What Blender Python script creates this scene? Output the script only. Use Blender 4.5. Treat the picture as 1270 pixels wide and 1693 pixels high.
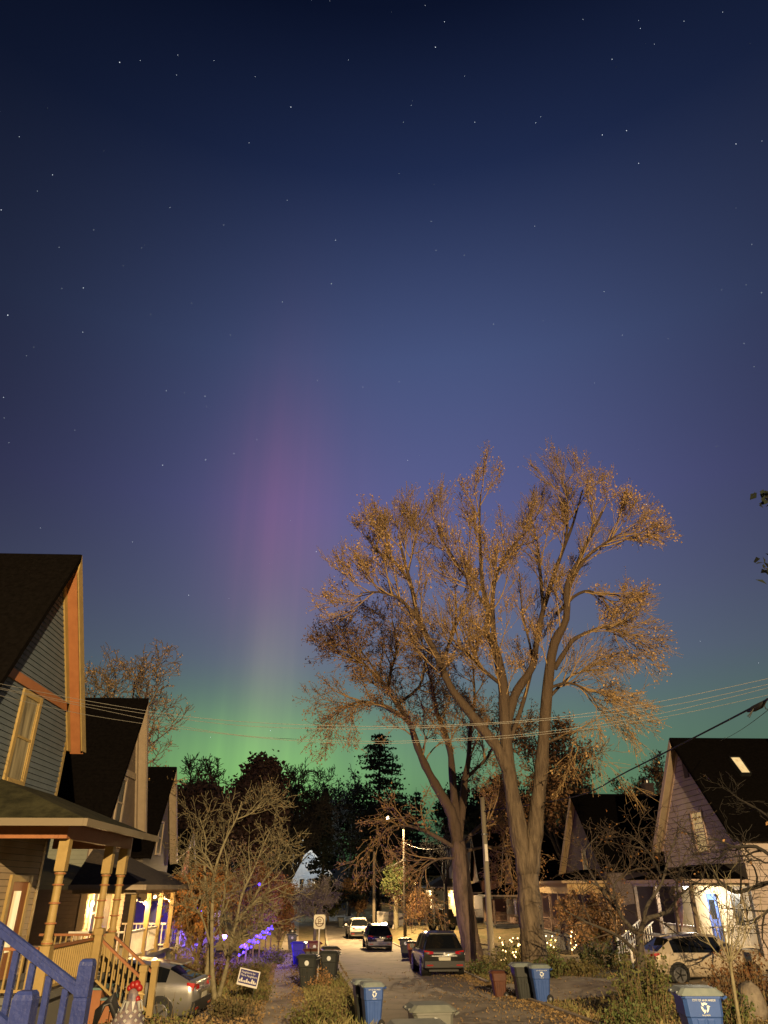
import bpy, math, random
import numpy as np
from mathutils import Vector, Matrix
random.seed(7)
S = bpy.context.scene
for o in list(bpy.data.objects): bpy.data.objects.remove(o)
COL = S.collection
R = math.radians

# ------------------------------------------------------------------ camera
F, CX, CY = 1180.0, 635.0, 846.5
PITCH = math.atan2(619, F); YAW = R(2.3)
cd = bpy.data.cameras.new('camera'); cam = bpy.data.objects.new('camera', cd); COL.objects.link(cam)
cd.sensor_fit = 'VERTICAL'; cd.sensor_height = 36; cd.lens = 36 * F / 1693
cd.clip_start = .1; cd.clip_end = 20000
cam.location = (0, 0, 0); cam.rotation_euler = (R(90) + PITCH, 0, -YAW)
S.camera = cam
S.view_settings.view_transform = 'Standard'; S.view_settings.look = 'None'
S.view_settings.exposure = 0; S.view_settings.gamma = 1
S.cycles.use_denoising = True; S.cycles.max_bounces = 5; S.cycles.diffuse_bounces = 2
S.cycles.glossy_bounces = 3; S.cycles.transparent_max_bounces = 6
S.cycles.sample_clamp_indirect = 4; S.cycles.caustics_reflective = False; S.cycles.caustics_refractive = False

# ------------------------------------------------------------------ night sky with aurora
W = bpy.data.worlds.new('World'); S.world = W; W.use_nodes = True
nt = W.node_tree; nt.nodes.clear()
def N(t, **k):
    n = nt.nodes.new(t)
    for a, b in k.items(): setattr(n, a, b)
    return n
def LK(a, b): nt.links.new(a, b)
def math_(op, a, b=None):
    n = N('ShaderNodeMath', operation=op)
    for i, v in enumerate((a, b)):
        if v is None: continue
        if isinstance(v, (int, float)): n.inputs[i].default_value = v
        else: LK(v, n.inputs[i])
    return n.outputs[0]
def gauss(v, c, s):
    d = math_('DIVIDE', math_('SUBTRACT', v, c), s)
    return math_('EXPONENT', math_('MULTIPLY', math_('MULTIPLY', d, d), -1.0))
def lin(c): return tuple(((x / 255) / 12.92 if x / 255 <= .04045 else ((x / 255 + .055) / 1.055) ** 2.4) for x in c)
tc = N('ShaderNodeTexCoord'); sp = N('ShaderNodeSeparateXYZ'); LK(tc.outputs['Generated'], sp.inputs[0])
X_, Y_, Z_ = sp.outputs
az = math_('ARCTAN2', X_, Y_)
ramp = N('ShaderNodeValToRGB'); LK(Z_, ramp.inputs[0])
stops = [(0, (16, 22, 20)), (.06, (42, 64, 54)), (.117, (84, 114, 92)), (.19, (94, 120, 112)), (.27, (98, 111, 132)), (.347, (96, 104, 138)),
         (.465, (90, 95, 143)), (.636, (70, 83, 125)), (.8, (31, 43, 77)), (.89, (11, 19, 42)), (1, (6, 10, 24))]
cr = ramp.color_ramp
while len(cr.elements) < len(stops): cr.elements.new(.5)
for e, (p_, c_) in zip(cr.elements, stops): e.position = p_; e.color = (*lin(c_), 1)
fall = math_('ADD', math_('MULTIPLY', gauss(X_, .10, .43), .93), .07)
fall = math_('ADD', fall, math_('MULTIPLY', math_('SUBTRACT', 1.0, fall), math_('MULTIPLY', gauss(Z_, .05, .26), .72)))
def scale(col, f):
    n = N('ShaderNodeVectorMath', operation='SCALE')
    if isinstance(col, tuple): n.inputs[0].default_value = col
    else: LK(col, n.inputs[0])
    if isinstance(f, (int, float)): n.inputs['Scale'].default_value = f
    else: LK(f, n.inputs['Scale'])
    return n.outputs[0]
def vadd(a, b):
    n = N('ShaderNodeVectorMath', operation='ADD'); LK(a, n.inputs[0]); LK(b, n.inputs[1]); return n.outputs[0]
AZ0 = R(-7.3)
ry = N('ShaderNodeTexNoise'); ry.noise_dimensions = '1D'; ry.inputs['Scale'].default_value = 26; ry.inputs['Detail'].default_value = 3; LK(az, ry.inputs['W'])
rays = math_('ADD', .55, math_('MULTIPLY', ry.outputs['Fac'], .9))
def ag(a, b): return math_('MULTIPLY', rays, math_('MULTIPLY', a, b))
col = scale(ramp.outputs[0], fall)
col = vadd(col, scale((.054, .009, .011), ag(gauss(az, AZ0 + R(.3), R(4.3)), gauss(Z_, .44, .15))))
col = vadd(col, scale((.03, .008, .018), ag(gauss(az, AZ0 + R(2.5), R(7.5)), gauss(Z_, .44, .14))))
col = vadd(col, scale((.065, .058, .03), ag(gauss(az, AZ0 + R(.6), R(2.4)), gauss(Z_, .25, .09))))
col = vadd(col, scale((.115, .27, .035), ag(gauss(az, AZ0 - R(.5), R(8.5)), gauss(Z_, .125, .08))))
col = vadd(col, scale((.042, .095, .026), ag(gauss(az, R(6), R(19)), gauss(Z_, .12, .07))))
bg = N('ShaderNodeBackground'); LK(col, bg.inputs[0]); bg.inputs[1].default_value = 1.0
ow = N('ShaderNodeOutputWorld'); LK(bg.outputs[0], ow.inputs[0])

# ------------------------------------------------------------------ photo pixel helpers (used to find real places in the street)
def ray(px, py):
    cx = (px - CX) / F; cy = (CY - py) / F
    y = math.cos(PITCH) - cy * math.sin(PITCH); z = math.sin(PITCH) + cy * math.cos(PITCH)
    return Vector((cx * math.cos(YAW) + y * math.sin(YAW), -cx * math.sin(YAW) + y * math.cos(YAW), z))
def atY(px, py, Y):
    r = ray(px, py); return r * (Y / r.y)
def atX(px, py, X):
    r = ray(px, py); return r * (X / r.x)
GY = [-60, -20, 0, 5, 12, 22, 37, 63, 80, 110, 160, 250, 400, 700]
GZ = [-1.0, -1.6, -2.1, -2.4, -2.77, -3.12, -3.5, -4.25, -4.4, -4.3, -3.4, 1, 8, 14]
_yy = np.arange(-60, 701, 1.0); _zz = np.interp(_yy, GY, GZ)
_zz = np.convolve(np.pad(_zz, 3, mode='edge'), np.ones(7) / 7, 'valid')
def ip(y, a, b): return float(np.interp(y, a, b))
def RR(y): return ip(y, [-40, 20, 30, 45, 60, 80, 117, 160, 230], [6.6, 6.2, 5.4, 5.0, 4.3, 2.8, .8, -2, -10])
def RL(y): return ip(y, [-40, 22, 38, 50, 70, 100, 140, 160, 230], [.9, .75, -.3, -.9, -1.9, -3.0, -4.6, -6.5, -15])
def SWc(y): return ip(y, [-40, 22, 43, 85, 140], [-1.0, -1.68, -3.25, -6.0, -9.5])
def sst(a, b, x):
    t = min(1, max(0, (x - a) / (b - a))); return t * t * (3 - 2 * t)
def G(x, y):
    z = ip(y, _yy, _zz)
    m = sst(.8, 4, x - RR(y))
    z += .22 * m * sst(8, 20, y)
    z += .15 * sst(1.0, 4, SWc(y) - x)
    off = max(sst(.9, 3, x - RR(y)), sst(1.2, 3, SWc(y) - x))
    z += off * .06 * (math.sin(x * 1.3 + y * .7) + math.sin(x * .6 - y * 1.1 + 2))
    z += .6 * sst(.3, 2, x - RR(y)) * sst(58, 80, y)
    z += .05 * max(0, y - 100) * sst(6, 25, -x - 2)
    return z

# ------------------------------------------------------------------ materials
MC = {}
def mat(name, c, c2=None, scale=6, rough=.7, bump=0, bscale=40, metal=0, stripes=0, sdepth=.02, axis=2, emit=None, es=0, coat=0, spec=.4, detail=5, alpha=None, stretch=None):
    if name in MC: return MC[name]
    m = bpy.data.materials.new(name); m.use_nodes = True; MC[name] = m
    t = m.node_tree; b = t.nodes['Principled BSDF']
    b.inputs['Base Color'].default_value = (*c, 1); b.inputs['Roughness'].default_value = rough
    b.inputs['Metallic'].default_value = metal; b.inputs['Specular IOR Level'].default_value = spec
    b.inputs['Coat Weight'].default_value = coat
    tcn = t.nodes.new('ShaderNodeTexCoord'); src = tcn.outputs['Object']
    if stretch:
        mp = t.nodes.new('ShaderNodeMapping'); mp.inputs['Scale'].default_value = stretch; t.links.new(src, mp.inputs[0]); tsrc = mp.outputs[0]
    else: tsrc = src
    if c2:
        n = t.nodes.new('ShaderNodeTexNoise'); n.inputs['Scale'].default_value = scale; n.inputs['Detail'].default_value = detail
        n.inputs['Roughness'].default_value = .65
        t.links.new(tsrc, n.inputs['Vector'])
        r = t.nodes.new('ShaderNodeValToRGB'); r.color_ramp.elements[0].position = .36; r.color_ramp.elements[1].position = .64
        r.color_ramp.elements[0].color = (*c, 1); r.color_ramp.elements[1].color = (*c2, 1)
        t.links.new(n.outputs['Fac'], r.inputs[0]); t.links.new(r.outputs[0], b.inputs['Base Color'])
    h = None
    if stripes:
        s = t.nodes.new('ShaderNodeSeparateXYZ'); t.links.new(src, s.inputs[0])
        d = t.nodes.new('ShaderNodeMath'); d.operation = 'DIVIDE'; t.links.new(s.outputs[axis], d.inputs[0]); d.inputs[1].default_value = stripes
        f = t.nodes.new('ShaderNodeMath'); f.operation = 'FRACT'; t.links.new(d.outputs[0], f.inputs[0])
        g = t.nodes.new('ShaderNodeMath'); g.operation = 'SUBTRACT'; g.inputs[0].default_value = 1; t.links.new(f.outputs[0], g.inputs[1])
        bp = t.nodes.new('ShaderNodeBump'); bp.inputs['Distance'].default_value = sdepth; bp.inputs['Strength'].default_value = 1
        t.links.new(g.outputs[0], bp.inputs['Height']); h = bp.outputs[0]
    if bump:
        n = t.nodes.new('ShaderNodeTexNoise'); n.inputs['Scale'].default_value = bscale; n.inputs['Detail'].default_value = 4
        t.links.new(tsrc, n.inputs['Vector'])
        bp = t.nodes.new('ShaderNodeBump'); bp.inputs['Distance'].default_value = bump; bp.inputs['Strength'].default_value = .8
        t.links.new(n.outputs['Fac'], bp.inputs['Height'])
        if h: t.links.new(h, bp.inputs['Normal'])
        h = bp.outputs[0]
    if h: t.links.new(h, b.inputs['Normal'])
    if emit:
        b.inputs['Emission Color'].default_value = (*emit, 1); b.inputs['Emission Strength'].default_value = es
        m.cycles.emission_sampling = 'NONE'
    if alpha is not None: b.inputs['Alpha'].default_value = alpha
    return m
ASPH = mat('asphalt', (.27, .235, .18), (.18, .155, .12), scale=.9, rough=.85, bump=.006, bscale=60, detail=9)
def crack(m, sc, amt, wid):
    t = m.node_tree; b = t.nodes['Principled BSDF']; l = b.inputs['Base Color'].links[0].from_socket
    tcn = t.nodes.new('ShaderNodeTexCoord'); nz = t.nodes.new('ShaderNodeTexNoise'); nz.inputs['Scale'].default_value = 1.4; nz.inputs['Detail'].default_value = 6
    t.links.new(tcn.outputs['Object'], nz.inputs[0]); ad = t.nodes.new('ShaderNodeVectorMath'); ad.operation = 'MULTIPLY_ADD'; t.links.new(nz.outputs['Color'], ad.inputs[0]); ad.inputs[1].default_value = (1.5, 1.5, 1.5); t.links.new(tcn.outputs['Object'], ad.inputs[2])
    v = t.nodes.new('ShaderNodeTexVoronoi'); v.feature = 'DISTANCE_TO_EDGE'; v.inputs['Scale'].default_value = sc; t.links.new(ad.outputs[0], v.inputs['Vector'])
    r = t.nodes.new('ShaderNodeValToRGB'); r.color_ramp.elements[0].color = (amt, amt, amt, 1); r.color_ramp.elements[1].color = (1, 1, 1, 1); r.color_ramp.elements[1].position = wid
    t.links.new(v.outputs['Distance'], r.inputs[0])
    n2 = t.nodes.new('ShaderNodeTexNoise'); n2.inputs['Scale'].default_value = .22; n2.inputs['Detail'].default_value = 3; mp = t.nodes.new('ShaderNodeMapping'); mp.inputs['Scale'].default_value = (1.6, .5, 1); t.links.new(tcn.outputs['Object'], mp.inputs[0]); t.links.new(mp.outputs[0], n2.inputs[0])
    r2 = t.nodes.new('ShaderNodeValToRGB'); r2.color_ramp.elements[0].position = .42; r2.color_ramp.elements[1].position = .52; r2.color_ramp.elements[0].color = (.72, .72, .74, 1); r2.color_ramp.elements[1].color = (1, 1, 1, 1); t.links.new(n2.outputs['Fac'], r2.inputs[0])
    for sck in (r.outputs[0], r2.outputs[0]):
        mx = t.nodes.new('ShaderNodeMix'); mx.data_type = 'RGBA'; mx.blend_type = 'MULTIPLY'; mx.inputs[0].default_value = 1; t.links.new(l, mx.inputs[6]); t.links.new(sck, mx.inputs[7]); l = mx.outputs[2]
    t.links.new(l, b.inputs['Base Color'])
crack(ASPH, .33, .42, .035)
CONC = mat('concrete', (.34, .29, .22), (.20, .165, .12), scale=1.6, rough=.9, bump=.006, bscale=40, detail=8)
DIRT = mat('yard_soil', (.19, .135, .065), (.095, .09, .035), scale=1.3, rough=.95, bump=.05, bscale=14, detail=9)
BARK = mat('maple_bark', (.21, .16, .105), (.08, .06, .042), scale=5, rough=.9, bump=.14, bscale=9, stretch=(1, 1, .2))
LIMB = mat('limb_bark', (.075, .052, .036), (.032, .024, .018), scale=5, rough=.9, bump=.05, bscale=9, stretch=(1, 1, .3))
def height_fade(m, top, z0, z1):      # paler bark low down, darker bark on the upper limbs
    t = m.node_tree; b = t.nodes['Principled BSDF']; l = b.inputs['Base Color'].links[0].from_socket
    tcn = t.nodes.new('ShaderNodeTexCoord'); sp_ = t.nodes.new('ShaderNodeSeparateXYZ'); t.links.new(tcn.outputs['Object'], sp_.inputs[0])
    mr = t.nodes.new('ShaderNodeMapRange'); mr.inputs[1].default_value = z0; mr.inputs[2].default_value = z1; t.links.new(sp_.outputs[2], mr.inputs[0])
    mx = t.nodes.new('ShaderNodeMix'); mx.data_type = 'RGBA'; t.links.new(mr.outputs[0], mx.inputs[0]); t.links.new(l, mx.inputs[6]); mx.inputs[7].default_value = (*top, 1)
    t.links.new(mx.outputs[2], b.inputs['Base Color'])
height_fade(BARK, (.085, .056, .034), 4, 13)
GTWIG = mat('golden_twig', (.40, .27, .12), (.26, .17, .08), scale=4, rough=.85)
TWIG = mat('twig_bark', (.26, .185, .09), (.16, .115, .06), scale=4, rough=.9)
OLIVE = mat('olive_bark', (.24, .21, .125), (.15, .13, .075), scale=6, rough=.9, bump=.02, bscale=20)
DARKB = mat('dark_bark', (.04, .034, .028), (.022, .02, .016), scale=4, rough=.95)
GOLD = mat('golden_leaf', (.55, .36, .15), (.34, .20, .08), scale=3.0, rough=.7)
BROWN = mat('brown_leaf', (.42, .24, .10), (.22, .12, .05), scale=2.5, rough=.75)
ORANGE = mat('orange_leaf', (.30, .12, .03), (.17, .10, .03), scale=1.2, rough=.7)
YGREEN = mat('yellow_green_leaf', (.13, .12, .03), (.06, .075, .02), scale=2.5, rough=.7)
GREEN = mat('green_leaf', (.05, .085, .02), (.10, .10, .03), scale=2, rough=.7)
DRED = mat('dark_red_leaf', (.030, .011, .009), (.016, .008, .007), scale=2, rough=.8)
NEEDLE = mat('conifer_needle', (.012, .02, .012), (.008, .012, .008), scale=2, rough=.9)
LITTER = mat('fallen_leaf', (.30, .20, .085), (.12, .078, .036), scale=2.3, rough=.8)
STRAW = mat('dry_grass', (.24, .19, .08), (.11, .13, .035), scale=1.0, rough=.85)
POLEW = mat('pole_wood', (.24, .21, .15), (.16, .135, .10), scale=3, rough=.85, bump=.01, bscale=30, stretch=(1, 1, .1))
CABLE = mat('cable_rubber', (.012, .012, .013), rough=.6)
WIRE = mat('wire_metal', (.16, .155, .14), rough=.5, metal=.4)
BLACK = mat('black_plastic', (.012, .012, .012), rough=.5)
TYRE = mat('tyre_rubber', (.012, .012, .012), rough=.8)
RIM = mat('alloy_rim', (.35, .35, .36), rough=.3, metal=.9)
GLASS = mat('car_glass', (.006, .007, .008), rough=.04, spec=.7)
WGLASS = mat('window_glass', (.010, .012, .015), rough=.45, spec=.12)
TAIL = mat('tail_light', (.35, .01, .008), rough=.15, coat=.8)
PLATE = mat('plate', (.5, .48, .38), rough=.5)
BLUEP = mat('blue_paint', (.008, .015, .078), (.013, .022, .10), scale=14, rough=.4, bump=.004, bscale=40)
YELP = mat('yellow_paint', (.30, .21, .075), (.25, .175, .06), scale=4, rough=.55, bump=.004, bscale=30)
ORGP = mat('orange_brown_paint', (.27, .11, .042), (.23, .09, .034), scale=4, rough=.55)
WHITEP = mat('white_paint', (.72, .66, .56), (.62, .56, .47), scale=4, rough=.5)
BULBW = mat('warm_bulb', (1, .8, .5), emit=(1, .62, .25), es=6)
BULBP = mat('purple_bulb', (.1, .08, 1), emit=(.045, .018, 1), es=11)
BULBX = mat('cool_bulb', (.6, .8, 1), emit=(.75, .88, 1), es=14)
LAMPE = mat('street_lamp_lens', (1, .9, .7), emit=(1, .82, .55), es=6)
def litmat(name, c, es, c2=None):
    m = mat(name, c, emit=c, es=es)
    t = m.node_tree; b = t.nodes['Principled BSDF']
    n = t.nodes.new('ShaderNodeTexNoise'); n.inputs['Scale'].default_value = 2.2
    tcn = t.nodes.new('ShaderNodeTexCoord'); mp = t.nodes.new('ShaderNodeMapping'); mp.inputs['Scale'].default_value = (3, 3, .35)
    t.links.new(tcn.outputs['Object'], mp.inputs[0]); t.links.new(mp.outputs[0], n.inputs[0])
    r = t.nodes.new('ShaderNodeValToRGB'); r.color_ramp.elements[0].position = .3; r.color_ramp.elements[1].position = .7
    a = c2 or tuple(x * .45 for x in c)
    r.color_ramp.elements[0].color = (*a, 1); r.color_ramp.elements[1].color = (*c, 1)
    t.links.new(n.outputs['Fac'], r.inputs[0]); t.links.new(r.outputs[0], b.inputs['Emission Color'])
    b.inputs['Base Color'].default_value = (.06, .05, .03, 1)
    return m

# ------------------------------------------------------------------ mesh helpers
ORG = {}
class MB:
    def __init__(s): s.v = []; s.f = []
    def add(s, vs, fs):
        n = len(s.v); s.v.extend([tuple(p) for p in vs]); s.f.extend([tuple(i + n for i in q) for q in fs]); return s
    def box(s, x0, x1, y0, y1, z0, z1):
        if x0 > x1: x0, x1 = x1, x0
        if y0 > y1: y0, y1 = y1, y0
        return s.add([(x0, y0, z0), (x1, y0, z0), (x1, y1, z0), (x0, y1, z0), (x0, y0, z1), (x1, y0, z1), (x1, y1, z1), (x0, y1, z1)],
                     [(3, 2, 1, 0), (4, 5, 6, 7), (0, 1, 5, 4), (1, 2, 6, 5), (2, 3, 7, 6), (3, 0, 4, 7)])
    def prism(s, pts, vec):
        n = len(pts); vec = Vector(vec); a = [Vector(p) for p in pts]; b = [p + vec for p in a]
        return s.add(a + b, [tuple(range(n))[::-1], tuple(range(n, 2 * n))] + [(i, (i + 1) % n, n + (i + 1) % n, n + i) for i in range(n)])
    def beam(s, a, b, w, h, up=(0, 0, 1)):
        a = Vector(a); b = Vector(b); t = (b - a).normalized(); u = t.cross(Vector(up))
        if u.length < 1e-4: u = t.cross(Vector((0, 1, 0)))
        u.normalize(); v = u.cross(t)
        q = [a + u * w / 2 * i + v * h / 2 * j for i, j in ((-1, -1), (1, -1), (1, 1), (-1, 1))]
        return s.prism(q, b - a)
    def tube(s, pts, rads, n=6, cap=True):
        vs = []; fs = []; m = len(pts); prev = None
        for i, p in enumerate(pts):
            p = Vector(p)
            t = (Vector(pts[min(i + 1, m - 1)]) - Vector(pts[max(i - 1, 0)]))
            if t.length < 1e-9: t = Vector((0, 0, 1))
            t.normalize()
            if prev is None:
                u = t.cross(Vector((.31, .87, .21)))
                if u.length < .1: u = t.cross(Vector((1, 0, 0)))
            else: u = prev - t * prev.dot(t)
            if u.length < 1e-6: u = t.orthogonal()
            u.normalize(); prev = u; w = t.cross(u)
            r = rads[i] if hasattr(rads, '__len__') else rads
            for k in range(n):
                a = 2 * math.pi * k / n; vs.append(p + u * (r * math.cos(a)) + w * (r * math.sin(a)))
        for i in range(m - 1):
            for k in range(n):
                k2 = (k + 1) % n; fs.append((i * n + k, i * n + k2, (i + 1) * n + k2, (i + 1) * n + k))
        if cap: fs.append(tuple(range(n))[::-1]); fs.append(tuple(range((m - 1) * n, m * n)))
        return s.add(vs, fs)
    def lathe(s, prof, c=(0, 0, 0), n=16, axis='z'):
        vs = []; fs = []; c = Vector(c)
        for r, h in prof:
            for k in range(n):
                a = 2 * math.pi * k / n; x, y = r * math.cos(a), r * math.sin(a)
                vs.append(c + Vector((x, y, h) if axis == 'z' else ((x, h, y) if axis == 'y' else (h, x, y))))
        m = len(prof)
        for i in range(m - 1):
            for k in range(n): fs.append((i * n + k, i * n + (k + 1) % n, (i + 1) * n + (k + 1) % n, (i + 1) * n + k))
        fs.append(tuple(range(n))[::-1]); fs.append(tuple(range((m - 1) * n, m * n)))
        return s.add(vs, fs)
    def ball(s, c, r, n=6):
        prof = [(max(1e-4, r * math.sin(math.pi * i / n)), -r * math.cos(math.pi * i / n)) for i in range(n + 1)]
        return s.lathe(prof, c, max(6, n + 2))
    def build(s, name, m, parent=None, smooth=False, at=None):
        o_ = Vector(ORG.get(parent.name, (0, 0, 0))) if parent else Vector(at or (0, 0, 0))
        me = bpy.data.meshes.new(name)
        me.from_pydata([(p[0] - o_.x, p[1] - o_.y, p[2] - o_.z) for p in s.v], [], s.f)
        me.materials.append(m)
        if smooth: me.shade_smooth()
        ob = bpy.data.objects.new(name, me); COL.objects.link(ob)
        if parent: ob.parent = parent; ORG[ob.name] = tuple(o_)
        else: ob.location = o_; ORG[ob.name] = tuple(o_)
        return ob
def tag(o, label, cat, group=None, kind=None):
    if label: o['label'] = label
    if cat: o['category'] = cat
    if group: o['group'] = group
    if kind: o['kind'] = kind
    return o
def thing(name, label, cat, loc, group=None, local=False, rz=0):
    o = bpy.data.objects.new(name, None); COL.objects.link(o); o.location = loc; o.rotation_euler = (0, 0, rz)
    o.empty_display_size = .2
    ORG[o.name] = (0, 0, 0) if local else tuple(loc)
    return tag(o, label, cat, group)
def copy_thing(o, loc, rz, label, group=None, mats=None):
    def rec(a, par):
        c = a.copy(); COL.objects.link(c)
        if par: c.parent = par
        if mats and a.type == 'MESH':
            for k, m in mats.items():
                if a.name.split('.')[0] == k:
                    c.data = a.data.copy(); c.data.materials[0] = m
        for ch in a.children: rec(ch, c)
        return c
    r = rec(o, None); r.location = loc; r.rotation_euler = (0, 0, rz); r['label'] = label
    if group: r['group'] = group
    return r
def struct(mb, name, m, smooth=False):
    o = mb.build(name, m, smooth=smooth); o['kind'] = 'structure'; return o
def light(kind, loc, power, c, parent=None, r=.08, spot=None, blend=.15, aim=None):
    l = bpy.data.lights.new('light', kind); l.energy = power; l.color = c; l.shadow_soft_size = r
    if spot: l.spot_size = spot; l.spot_blend = blend
    o = bpy.data.objects.new('light', l); COL.objects.link(o)
    if parent: o.parent = parent; o.location = Vector(loc) - Vector(ORG[parent.name])
    else: o.location = loc
    if aim is not None: o.rotation_euler = (Vector(aim) - Vector(loc)).to_track_quat('-Z', 'Y').to_euler()
    return o
WARM = (1, .68, .33)

# ------------------------------------------------------------------ stars (a dome far beyond the street)
star_px = [(13, 521, 2.2), (198, 103, 1.7), (481, 177, 1.7), (87, 289, 1.5), (232, 100, 1), (294, 91, 1), (354, 100, 1), (292, 124, 1), (422, 127, 1), (32, 226, 1.1),
 (62, 316, 1), (2, 347, 1.6), (155, 380, 1.2), (98, 409, 1), (281, 343, 1.2), (102, 477, 1.2), (138, 476, 1.6), (370, 372, 1), (412, 236, 1), (475, 331, 1), (555, 397, 1.4),
 (548, 469, 1.7), (467, 499, 1.3), (137, 549, 1.3), (234, 410, .9), (204, 439, .9), (249, 520, .9), (56, 574, 1), (44, 588, .9), (317, 501, .8), (381, 554, 1), (576, 99, .9),
 (735, 36, 1.3), (720, 78, 1.6), (703, 9, .9), (768, 126, .9), (964, 32, 1), (1012, 98, 1.3), (1059, 47, 1.2), (1056, 34, .9), (1131, 35, 1.1), (1195, 20, 1.1), (1082, 73, .9),
 (785, 202, 1.3), (886, 203, 1.3), (894, 193, 1), (667, 202, 1), (680, 174, .9), (996, 223, 1.6), (1036, 216, 1.6), (1056, 270, 1.5), (1217, 238, 1.6), (1260, 233, 1),
 (721, 414, 1), (768, 422, 1.1), (713, 366, .9), (884, 374, .9), (999, 482, 1.3), (1243, 404, 1), (1259, 484, 1.3), (1234, 471, .9), (816, 536, 1.2), (1029, 554, 1), (1230, 568, 1.1),
 (1247, 606, 1), (1193, 479, .8), (660, 287, .9), (6, 657, 1.5), (7, 691, 1), (15, 732, 1), (67, 873, 1), (124, 711, 1), (339, 655, 1.4), (275, 646, 1.2), (305, 649, .9), (342, 672, .9),
 (340, 760, 1.9), (269, 769, 1.7), (387, 750, 1.2), (219, 896, 1), (312, 984, 1.4), (523, 912, 1.3), (525, 629, .9), (660, 631, 1), (674, 761, 1), (425, 727, .8), (1185, 738, .9),
 (1069, 834, 1.4), (1158, 1060, 1), (1091, 1114, 1.4), (1079, 1112, .9), (1254, 1096, 1.1), (348, 1219, 1.2), (447, 1208, 1.4), (983, 633, .9), (1105, 560, .8), (600, 640, .7), (480, 860, .7)]
mb = MB()
for px, py, s_ in star_px:
    mb.ball(ray(px, py).normalized() * 9000, 9000 * .00026 * s_, 3)
rs = random.Random(3)
for i in range(260):
    a = rs.uniform(-2.6, 2.6); e = rs.uniform(.2, 1.45)
    mb.ball(Vector((math.sin(a) * math.cos(e), math.cos(a) * math.cos(e), math.sin(e))) * 9000, 9000 * .00030 * rs.uniform(.2, .45), 3)
struct(mb, 'stars', mat('starlight', (1, 1, 1), emit=(.85, .92, 1), es=1.5))

# ------------------------------------------------------------------ ground, road, pavement, drives
ys = list(range(-40, 0, 2)) + list(range(0, 170, 1)) + list(range(170, 700, 10))
xs = [-400, -200, -120, -80, -60, -45, -35, -28, -23] + [i * .75 for i in range(-26, 35)] + [28, 35, 45, 60, 80, 120, 200, 400]
mb = MB(); n = len(xs)
mb.v = [(x, y, G(x, y)) for y in ys for x in xs]
mb.f = [(j * n + i, j * n + i + 1, (j + 1) * n + i + 1, (j + 1) * n + i) for j in range(len(ys) - 1) for i in range(n - 1)]
struct(mb, 'ground', DIRT, True)
def strip(name, m, y0, y1, fl, fr, off, cols=6, step=1):
    mb = MB(); yl = [y0 + i * step for i in range(int((y1 - y0) / step) + 1)]
    for y in yl:
        for i in range(cols + 1):
            x = fl(y) + (fr(y) - fl(y)) * i / cols; mb.v.append((x, y, G(x, y) + off))
    k = cols + 1
    mb.f = [(j * k + i, j * k + i + 1, (j + 1) * k + i + 1, (j + 1) * k + i) for j in range(len(yl) - 1) for i in range(cols)]
    return struct(mb, name, m, True)
strip('road', ASPH, -40, 230, RL, RR, .03)
strip('pavement', CONC, -40, 140, lambda y: SWc(y) - .68, lambda y: SWc(y) + .68, .034, 4)
strip('driveway', CONC, 27, 33, lambda y: RR(y) + .25, lambda y: 19.5, .03, 26, .5)
strip('driveway', mat('drive_asphalt', (.10, .085, .07), (.07, .06, .05), scale=2, rough=.9), 21, 26, lambda y: -14, lambda y: SWc(y) - .8, .036, 22, .5)
for nm, fe, w in (('kerb', RL, -.16), ('kerb', RR, .16)):
    mb = MB()
    for y in range(-30, 160):
        if fe is RR and 27 <= y < 33: continue
        a0, a1 = fe(y), fe(y + 1); z0, z1 = ip(y, _yy, _zz), ip(y + 1, _yy, _zz)
        q = [(a0, y, z0 - .05), (a0 + w, y, z0 - .05), (a0 + w, y, z0 + .11), (a0, y, z0 + .11)]
        p = [(a1, y + 1, z1 - .05), (a1 + w, y + 1, z1 - .05), (a1 + w, y + 1, z1 + .11), (a1, y + 1, z1 + .11)]
        mb.add(q + p, [(0, 1, 5, 4), (1, 2, 6, 5), (2, 3, 7, 6), (3, 0, 4, 7)])
    struct(mb, nm, CONC)

# ------------------------------------------------------------------ street lamps and poles
def lamp_head(t, at, d, power, c=(1, .72, .38), spot=R(158), blend=.06, aim=None):
    at = Vector(at); d = Vector(d)
    mb = MB(); mb.lathe([(.05, -.02), (.17, 0), (.17, .09), (.10, .17), (.04, .19)], at, 14); h = mb.build('lamp_head', mat('lamp_grey', (.18, .18, .18), rough=.4), t)
    mb = MB(); mb.lathe([(.05, -.07), (.15, -.045), (.15, -.025)], at, 14); mb.build('lens', LAMPE, h)
    light('SPOT', at + Vector((0, 0, -.12)), power, c, t, .10, spot, blend, aim if aim is not None else at - Vector((0, 0, 10)))
def pole(name, label, cat, x, y, ztop, r, m=POLEW, group=None):
    z = G(x, y); t = thing(name, label, cat, (x, y, z), group)
    mb = MB(); k = 8; mb.tube([(x, y, z - .3 + (ztop - z + .3) * i / k) for i in range(k + 1)], [r * (1 - .28 * i / k) for i in range(k + 1)], 12); mb.build('pole', m, t, True)
    return t
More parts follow.
